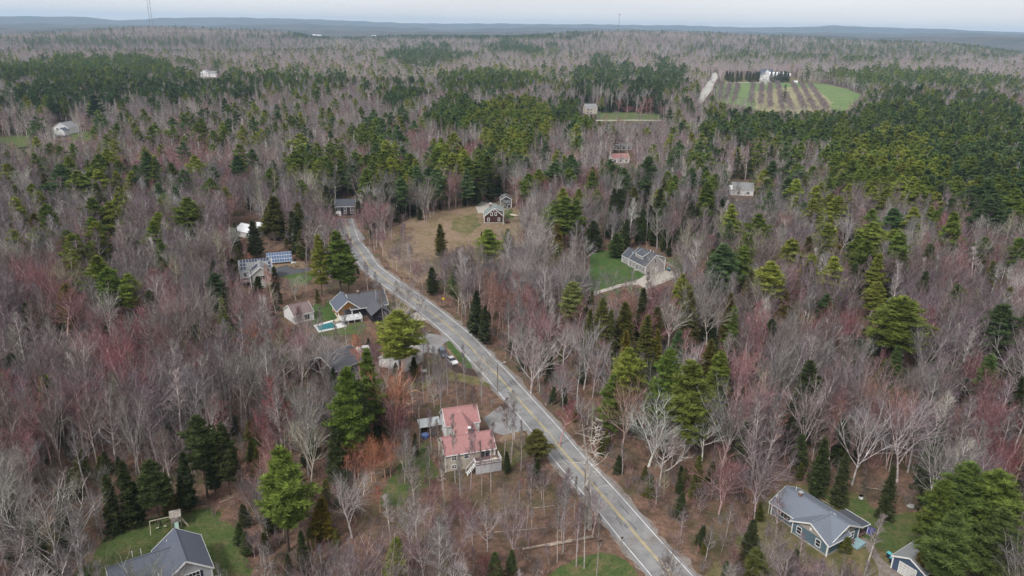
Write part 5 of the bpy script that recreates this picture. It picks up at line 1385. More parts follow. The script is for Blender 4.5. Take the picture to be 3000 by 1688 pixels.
# places kept open, outlines as seen in the photograph
CLEAR = [
 [(265, 1700), (335, 1560), (400, 1545), (480, 1500), (560, 1490), (640, 1520), (670, 1540), (690, 1600), (735, 1700)],
 [(2250, 1500), (2245, 1440), (2290, 1415), (2380, 1415), (2480, 1440), (2540, 1470), (2640, 1475), (2700, 1530), (2710, 1600), (2690, 1700), (2590, 1700), (2540, 1600), (2440, 1650), (2330, 1580), (2300, 1520)],
 [(1030, 738), (1052, 738), (1083, 765), (1141, 803), (1200, 846), (1266, 893), (1334, 946), (1400, 1002), (1483, 1092), (1572, 1187), (1665, 1286), (1742, 1380), (1832, 1477), (1919, 1570), (2040, 1700), (1900, 1700), (1824, 1600), (1771, 1535), (1698, 1440), (1633, 1362), (1548, 1260), (1485, 1185), (1387, 1072), (1321, 1000), (1259, 945), (1199, 895), (1144, 857), (1096, 822), (1062, 796), (1031, 745)],
 [(1010, 672), (1041, 669), (1050, 707), (1052, 738), (1030, 738), (1022, 710)],
 [(1270, 1205), (1310, 1188), (1400, 1180), (1415, 1215), (1530, 1200), (1552, 1265), (1470, 1280), (1462, 1300), (1478, 1385), (1360, 1400), (1300, 1375), (1272, 1300)],
 [(1218, 1225), (1285, 1222), (1285, 1270), (1222, 1275)],
 [(820, 880), (915, 870), (925, 935), (860, 958), (822, 940)],
 [(985, 855), (1110, 850), (1165, 915), (1140, 950), (1090, 975), (1030, 960), (985, 915)],
 [(925, 905), (990, 890), (1010, 940), (1030, 965), (990, 975), (920, 985), (895, 960)],
 [(1215, 985), (1300, 975), (1320, 1000), (1400, 1075), (1412, 1110), (1340, 1110), (1290, 1070), (1270, 1035), (1215, 1015)],
 [(700, 762), (760, 755), (775, 735), (860, 732), (865, 770), (925, 785), (905, 812), (800, 815), (765, 835), (745, 850), (703, 842)],
 [(1728, 750), (1760, 735), (1825, 738), (1830, 725), (1895, 722), (1960, 755), (2000, 795), (1985, 820), (1895, 842), (1800, 846), (1740, 868), (1728, 845)],
 [(1190, 700), (1290, 620), (1400, 600), (1408, 665), (1400, 690), (1300, 725), (1205, 735)],
 [(1405, 590), (1440, 590), (1470, 570), (1500, 572), (1500, 610), (1520, 625), (1505, 655), (1480, 662), (1410, 662)],
 [(2098, 243), (2225, 235), (2330, 238), (2420, 243), (2480, 256), (2535, 278), (2500, 305), (2480, 322), (2430, 318), (2330, 322), (2250, 322), (2150, 300), (2098, 292)],
 [(2093, 206), (2101, 206), (2101, 228), (2090, 250), (2070, 290), (2040, 300), (2060, 262), (2074, 240)],
 [(2120, 215), (2330, 213), (2330, 245), (2120, 245)],
 [(1745, 330), (1935, 333), (1938, 356), (1748, 356)],
 [(150, 358), (205, 360), (215, 395), (262, 385), (280, 405), (160, 405)],
 [(-5, 404), (95, 400), (95, 425), (-5, 435)],
 [(668, 640), (735, 638), (776, 655), (772, 700), (700, 700)],
 [(1700, 303), (1750, 303), (1752, 336), (1702, 336)],
 [(585, 208), (632, 208), (632, 226), (585, 226)],
 [(1790, 450), (1850, 450), (1850, 478), (1790, 478)],
 [(2135, 526), (2205, 526), (2205, 578), (2138, 578)],
 [(985, 575), (1035, 572), (1035, 635), (985, 635)],
 [(1570, 1760), (1600, 1680), (1650, 1640), (1700, 1618), (1790, 1612), (1850, 1640), (1900, 1700), (1900, 1760)],
 [(1250, 968), (1290, 968), (1290, 1000), (1260, 1010)],
 [(975, 1010), (1060, 1010), (1065, 1050), (990, 1075)],
]
# opened-up woods: few, slim trees, the ground shows
OPEN = [
 [(520, 1350), (640, 1340), (750, 1400), (760, 1688), (700, 1688), (690, 1560), (600, 1470), (540, 1480), (420, 1500)],
 [(300, 1500), (200, 1700), (60, 1700), (180, 1500), (300, 1440)],
 [(2240, 1690), (2050, 1600), (2000, 1500), (2240, 1480), (2320, 1600), (2450, 1690)],
 [(1080, 1280), (1300, 1380), (1500, 1390), (1620, 1420), (1800, 1620), (1500, 1688), (1050, 1688), (1000, 1420)],
 [(1290, 1080), (1430, 1120), (1500, 1210), (1400, 1230), (1200, 1230), (1210, 1120)],
 [(1150, 650), (1400, 640), (1560, 640), (1540, 720), (1420, 790), (1240, 820), (1120, 740)],
 [(1180, 860), (1130, 830), (1000, 900), (960, 880), (860, 870), (850, 820), (960, 800), (1120, 850)],
 [(2380, 1400), (2640, 1380), (2720, 1440), (2640, 1500), (2480, 1450)],
 [(1080, 740), (1180, 720), (1260, 820), (1320, 900), (1360, 960), (1250, 880)],
 [(930, 985), (1100, 980), (1200, 1060), (1300, 1150), (1260, 1220), (1180, 1180), (1020, 1060)],
]
# bare crowns may hang in front of these
VEIL = [[(1210, 1170), (1440, 1170), (1480, 1300), (1480, 1400), (1260, 1400), (1210, 1270)], [(975, 565), (1045, 565), (1045, 640), (975, 640)], [(960, 1000), (1070, 1000), (1070, 1080), (960, 1080)], [(980, 850), (1170, 850), (1170, 980), (980, 980)], [(815, 870), (925, 870), (925, 965), (815, 965)], [(1200, 960), (1420, 960), (1420, 1120), (1200, 1120)], [(2130, 520), (2210, 520), (2210, 580), (2130, 580)], [(665, 640), (775, 640), (775, 690), (665, 690)], [(1785, 445), (1855, 445), (1855, 480), (1785, 480)]]
gx, gy = np.meshgrid(np.arange(-200, 3200, 4), np.arange(0, 1760, 4))
MC = np.zeros(gx.shape, bool); MO = np.zeros(gx.shape, bool)
for p in CLEAR: MC |= pip(p, gx, gy)
for p in OPEN: MO |= pip(p, gx, gy)
MV = np.zeros(gx.shape, bool)
for p in VEIL: MV |= pip(p, gx, gy)
def look(mask, x, y):
    ix = np.clip(((np.asarray(x) + 200) / 4).astype(int), 0, mask.shape[1] - 1)
    iy = np.clip((np.asarray(y) / 4).astype(int), 0, mask.shape[0] - 1)
    return mask[iy, ix]

# woods by kind: centre, half-size, kind, share, tint choices
Z = lambda cx, cy, rx, ry, k, p, tints: (cx, cy, rx, ry, k, p, tints)
ZONES = [
 Z(1500, 130, 1800, 45, PINE, .03, [PBLU, PGRN]), Z(2500, 150, 520, 26, PINE, .14, [PBLU, PGRN]), Z(300, 122, 320, 12, PINE, .3, [PBLU, PGRN]), Z(1300, 108, 500, 10, PINE, .22, [PDRK, PBLU]),
 Z(290, 215, 270, 42, PINE, .52, [PBLU, PGRN]), Z(150, 290, 200, 26, PINE, .45, [PDRK, PBLU]), Z(780, 236, 250, 24, PINE, .32, [PBLU, PGRN]), Z(500, 275, 260, 28, PINE, .3, [PDRK, PBLU]),
 Z(1245, 165, 100, 28, PINE, .3, [PBLU]), Z(1530, 140, 110, 16, PINE, .35, [PBLU]), Z(1770, 225, 110, 44, PINE, .32, [PBLU, PDRK]), Z(1400, 245, 150, 28, PINE, .45, [PBLU, PGRN]), Z(1930, 240, 70, 50, PINE, .42, [PDRK, PBLU]),
 Z(1185, 280, 45, 34, PINE, .55, [PBLU]), Z(1350, 350, 75, 45, PINE, .8, [PGRN, PBLU]), Z(1520, 345, 130, 42, PINE, .8, [PGRN, PYEL]), Z(1690, 350, 65, 42, PINE, .92, [PGRN, PBLU]),
 Z(1110, 410, 85, 45, PINE, .6, [PBLU, PGRN]), Z(1130, 510, 95, 55, PINE, .65, [PYEL, PGRN]), Z(1330, 465, 60, 50, PINE, .8, [PGRN, PYEL]), Z(1475, 425, 80, 40, PINE, .8, [PGRN, PYEL]), Z(930, 520, 70, 50, PINE, .6, [PGRN]),
 Z(2700, 400, 330, 110, PINE, .66, [PGRN, PBLU, PGRN, PDRK]), Z(2850, 540, 230, 110, PINE, .7, [PGRN, PDRK, PBLU]), Z(2620, 500, 140, 90, PINE, .75, [PGRN, PYEL]), Z(2260, 380, 200, 50, PINE, .5, [PBLU, PGRN, PDRK]), Z(2600, 220, 230, 16, PINE, .3, [PBLU, PGRN]), Z(2750, 245, 260, 20, PINE, .28, [PBLU, PGRN]),
 Z(2500, 690, 480, 190, PINE, .10, [PGRN, PYEL]), Z(2100, 560, 260, 90, PINE, .12, [PGRN, PBLU]), Z(250, 640, 330, 200, PINE, .07, [PYEL, PGRN]),
 Z(2950, 640, 90, 60, PINE, .5, [PDRK, PGRN]), Z(2100, 300, 30, 20, PINE, .4, [PGRN]),
 Z(1800, 300, 180, 26, SPR, .6, [SDRK, SBLU]), Z(2270, 480, 130, 40, SPR, .55, [SDRK, SGRN]), Z(1450, 540, 90, 50, SPR, .55, [SDRK]), Z(1150, 560, 110, 45, SPR, .45, [SDRK, SGRN]),
 Z(1850, 640, 130, 70, SPR, .55, [SDRK, SGRN]), Z(2030, 640, 110, 60, SPR, .5, [SDRK]), Z(760, 660, 110, 60, SPR, .7, [SDRK, SOLV]), Z(1000, 590, 90, 40, SPR, .4, [SDRK]), Z(900, 650, 60, 45, SPR, .5, [SDRK, SOLV]),
 Z(1900, 930, 170, 70, SPR, .6, [SOLV, SDRK]), Z(2060, 900, 150, 90, SPR, .3, [SOLV, SDRK]), Z(1950, 1130, 200, 90, SPR, .22, [SDRK, SOLV]), Z(2300, 1200, 260, 80, SPR, .28, [SDRK]), Z(2550, 1340, 330, 70, SPR, .38, [SDRK, SOLV]),
 Z(420, 1350, 180, 80, SPR, .6, [SDRK]), Z(640, 1250, 80, 60, SPR, .65, [SDRK]), Z(980, 1150, 70, 120, SPR, .6, [SDRK]), Z(120, 1520, 120, 100, SPR, .45, [SDRK, SOLV]), Z(2960, 1060, 80, 90, SPR, .4, [SDRK]),
 Z(300, 720, 120, 50, SPR, .25, [SOLV, SDRK]), Z(1640, 1000, 90, 60, SPR, .2, [SDRK]), Z(2800, 1560, 140, 100, SPR, .5, [SOLV]), Z(1400, 900, 40, 60, SPR, .4, [SDRK]),
 Z(300, 870, 220, 70, RED, .5, [ROSE, PINK]), Z(120, 800, 120, 80, RED, .45, [ROSE]), Z(300, 1000, 110, 80, RED, .6, [CRIM, ROSE]), Z(520, 1040, 160, 80, RED, .35, [ROSE, CRIM]), Z(770, 850, 110, 70, RED, .45, [ROSE, PINK]), Z(780, 960, 120, 50, RED, .45, [PINK, ORNG]),
 Z(450, 480, 350, 60, RED, .34, [PINK, ROSE]), Z(560, 440, 80, 50, RED, .5, [ROSE]), Z(1150, 430, 120, 60, RED, .3, [ROSE]), Z(1380, 440, 50, 25, RED, .95, [CRIM]), Z(1650, 560, 120, 60, RED, .5, [ROSE, PINK]), Z(1830, 318, 110, 20, RED, .6, [CRIM]),
 Z(1600, 960, 150, 80, RED, .6, [SALM, PINK]), Z(1450, 860, 60, 70, RED, .6, [SALM, ROSE]), Z(1850, 860, 90, 50, RED, .5, [SALM]), Z(1980, 860, 60, 60, RED, .6, [ROSE]), Z(2150, 970, 120, 60, RED, .5, [ROSE]), Z(2500, 950, 120, 40, RED, .55, [ROSE, CRIM]), Z(2840, 720, 140, 90, RED, .45, [ROSE, MAUVE]), Z(2900, 1150, 120, 100, RED, .5, [ROSE]), Z(2600, 1200, 90, 60, RED, .35, [SALM]),
 Z(1430, 1480, 200, 90, RED, .55, [ROSE, CRIM]), Z(1250, 1400, 130, 80, RED, .4, [ROSE]), Z(1650, 1180, 60, 70, RED, .8, [CRIM]), Z(1120, 1100, 60, 120, RED, .6, [ORNG, CRIM]), Z(800, 1230, 90, 70, RED, .4, [CRIM, ROSE]), Z(100, 1200, 120, 90, RED, .35, [ROSE]), Z(1070, 1320, 90, 50, RED, .8, [ORNG]), Z(1100, 960, 90, 40, RED, .6, [ORNG, PINK]), Z(160, 1400, 80, 60, RED, .4, [SALM]), Z(2960, 1340, 60, 60, RED, .8, [CRIM]),
 Z(1050, 640, 90, 50, RED, .5, [PINK]),
]

def wave(x, y, s, k):
    return (np.sin(x / s + k * 1.7 + 1.3 * np.sin(y / (s * 1.3) + k)) * np.sin(y / (s * .8) + k * 2.9 + 1.1 * np.sin(x / (s * .9) - k)))

def road_dist(X, Y):
    c = np.array([(p.x, p.y) for p in CL[::3]])
    d = np.full(X.shape, 1e9)
    near = (Y < 420)
    xx, yy = X[near], Y[near]
    dd = np.full(xx.shape, 1e9)
    for a, b in zip(c[:-1], c[1:]):
        ab = b - a; L2 = (ab ** 2).sum()
        t = np.clip(((xx - a[0]) * ab[0] + (yy - a[1]) * ab[1]) / L2, 0, 1)
        dd = np.minimum(dd, np.hypot(xx - a[0] - t * ab[0], yy - a[1] - t * ab[1]))
    d[near] = dd
    return d

def cells(y0, y1, s, umax=.80):
    out = []
    ys = np.arange(y0, y1, s)
    for y in ys:
        w = y * umax + 25
        xs = np.arange(-w, w, s)
        out.append(np.stack([xs + RNG.uniform(-.46, .46, len(xs)) * s, y + RNG.uniform(-.46, .46, len(xs)) * s], -1))
    return np.concatenate(out)
bands = [(72, 260, 4.5), (260, 620, 5.5), (620, 1300, 7.0), (1300, 2400, 9.0), (2400, 4700, 12.5)]
XY = np.concatenate([cells(*b) for b in bands])
n_top = len(XY)
XY = np.concatenate([XY, cells(74, 260, 3.1), cells(260, 430, 4.4), cells(74, 210, 2.9)])          # understory
low_ = np.arange(len(XY)) >= n_top
bandid = np.concatenate([np.full(0, 0)] )
X, Y = XY[:, 0], XY[:, 1]
N = len(X)
ZG = terr(X, Y)
rr = np.hypot(X, Y)
big = np.interp(Y, [0, 1300, 2400, 4700], [1.0, 1.0, 1.05, 1.25])
# kind and tint
sx, sy, zc = PJ(X, Y, ZG + 13)
kind = np.full(N, BARE)
tint = np.zeros((N, 3))
u = RNG.random(N)
wv = wave(X, Y, 42, 1)
kind[(u < .07 + .07 * (wv > .3))] = RED
kind[(u > .905 - .06 * (wave(X, Y, 90, 4) > .2))] = SPR
kind[(u > .945 - .07 * (wave(X, Y, 110, 7) > .2)) & ((Y < 1500) | (u > .975))] = PINE
kind[(kind == SPR) & (Y > 1500) & (u < .96)] = BARE
def pick(tl, n):
    t = np.array(tl)
    return t[RNG.integers(0, len(t), n)]
wg = wave(X, Y, 60, 9)
tint[:] = np.array(GREY)
m_ = (wg + RNG.uniform(-.6, .6, N)) > .1; tint[m_] = MAUVE
m_ = RNG.random(N) < np.where(rr < 1500, .20, .08); tint[m_] = PALE
m_ = RNG.random(N) < .12; tint[m_] = BROWN
m_ = RNG.random(N) < .07; tint[m_] = (.33, .31, .20)
m_ = (RNG.random(N) < .03) & (rr < 1200); tint[m_] = WHITE
kind[(kind == PINE) & (Y < 330)] = BARE
m_ = kind == RED; tint[m_] = pick([ROSE, PINK, MAUVE, SALM], m_.sum())
m_ = kind == PINE; tint[m_] = pick([PGRN, PBLU, PYEL], m_.sum())
m_ = kind == SPR; tint[m_] = pick([SDRK, SGRN, SOLV], m_.sum())
for cx, cy, rx, ry, k, p, tl in ZONES:
    dd = ((sx - cx) / rx) ** 2 + ((sy - cy) / ry) ** 2
    m_ = (dd < 1 + .75 * wave(sx, sy * 2.2, 31, 3) + .5 * wave(sx, sy * 2, 12, 5)) & (RNG.random(N) < p)
    kind[m_] = k
    tint[m_] = pick(tl, m_.sum())
ur = RNG.random(N)
m_ = low_ & (ur < .68); kind[m_] = SHR; tint[m_] = pick([BROWN, ROSE, MAUVE, GREY, SALM, BROWN], m_.sum())
m_ = low_ & (ur >= .68) & (ur < .90); kind[m_] = np.where(kind[m_] == RED, RED, BARE)
m_ = low_ & (ur >= .90) & ((kind == BARE) | (kind == RED)); kind[m_] = SPR; tint[m_] = pick([SDRK, SDRK, SOLV], m_.sum())
m_ = low_ & (kind == PINE); kind[m_] = SPR; tint[m_] = SDRK
# distant and shaded woods grow darker conifers only by kind, tints keep a +-15% spread
tint *= RNG.uniform(.72, 1.3, (N, 1))
tint *= RNG.uniform(.95, 1.05, (N, 3))
lod = np.where(Y < 420, 0, np.where(Y < 1150, 1, 2))
var = np.zeros(N, int); hgt = np.zeros(N); rad_ = np.zeros(N); sc = np.zeros(N)
for k, kn in enumerate(KN):
    for l in (0, 1, 2):
        m_ = (kind == k) & (lod == l)
        ps = PROTO[kn][l]
        v = RNG.integers(0, len(ps), m_.sum())
        var[m_] = v
        s = RNG.uniform(.78, 1.16, m_.sum())
        if k == SPR: s *= RNG.uniform(.6, 1.1, m_.sum())
        sc[m_] = s
        hgt[m_] = np.array([p[2] for p in ps])[v] * s
        rad_[m_] = np.array([p[3] for p in ps])[v] * s
sc *= big; hgt *= big; rad_ *= big
f_ = np.where(low_ & (kind != SHR), RNG.uniform(.3, .58, N), 1.0) * np.where(low_ & (kind == SHR), RNG.uniform(.6, 1.3, N), 1.0)
sc *= f_; hgt *= f_; rad_ *= f_

def fits(X, Y, Z0, h, r, wide=.8, low=.0, loose=None):
    """does the tree stay off everything that must stay in view?"""
    ok = np.ones(len(X), bool)
    for fx in (-wide, 0, wide):
        for fz in (low, .25, .5, .75, 1.0):
            a, b, _ = PJ(X + fx * r * (1 if fz > .3 else .15), Y, Z0 + h * fz)
            hit = look(MC, a, b)
            if loose is not None and fz > .3: hit &= ~loose
            ok &= ~hit
    return ok
rd = road_dist(X, Y)
keep = np.ones(N, bool)
loose_ = ((kind == BARE) | (kind == RED)) & (RNG.random(N) < np.where(look(MV, sx, sy) | look(MV, *PJ(X, Y, ZG + 17)[:2]), .42, .16))
ok = fits(X, Y, ZG, hgt, rad_, loose=loose_)
m_ = loose_ & ok & ~fits(X, Y, ZG, hgt, rad_)
sc[m_] *= .8; hgt[m_] *= .8; rad_[m_] *= .8
# too tall here: a smaller tree of the same wood, then a shrub
for f in (.62, .38):
    bad = ~ok
    s = f * RNG.uniform(.85, 1.1, bad.sum())
    h2 = hgt[bad] * s; r2 = rad_[bad] * s
    o2 = fits(X[bad], Y[bad], ZG[bad], h2, r2)
    idx = np.where(bad)[0][o2]
    sc[idx] *= s[o2]; hgt[idx] = h2[o2]; rad_[idx] = r2[o2]
    ok[idx] = True
bad = np.where(~ok)[0]
h2 = np.full(len(bad), 1.8); r2 = np.full(len(bad), 1.0)
o2 = fits(X[bad], Y[bad], ZG[bad], h2, r2) & (RNG.random(len(bad)) < .55)
idx = bad[o2]
kind[idx] = SHR; sc[idx] = RNG.uniform(.5, .9, len(idx)); hgt[idx] = 2.6 * sc[idx]; rad_[idx] = 1.3 * sc[idx]; var[idx] = 0
tint[idx] = pick([BROWN, ROSE, MAUVE, SALM], len(idx))
ok[idx] = True
keep &= ok
keep &= rd > 3.4 + 1.8 + .25 * rad_
# sparse woods
bx, by, _ = PJ(X, Y, ZG)
o_ = look(MO, bx, by)
con = (kind == PINE) | (kind == SPR)
keep &= ~(o_ & (RNG.random(N) < np.where(low_, .35, .5)))
keep &= ~(o_ & con & (RNG.random(N) < .85))
m_ = o_ & ~con; sc[m_] *= .8; hgt[m_] *= .8; rad_[m_] *= .8
# nothing right under the camera or off the sides
keep &= (sx > -160) & (sx < 3160)
inb = keep
trees = dict(x=X[inb], y=Y[inb], z=ZG[inb], k=kind[inb], l=lod[inb], v=var[inb], s=sc[inb], t=tint[inb], h=hgt[inb], r=rad_[inb], zc=zc[inb])

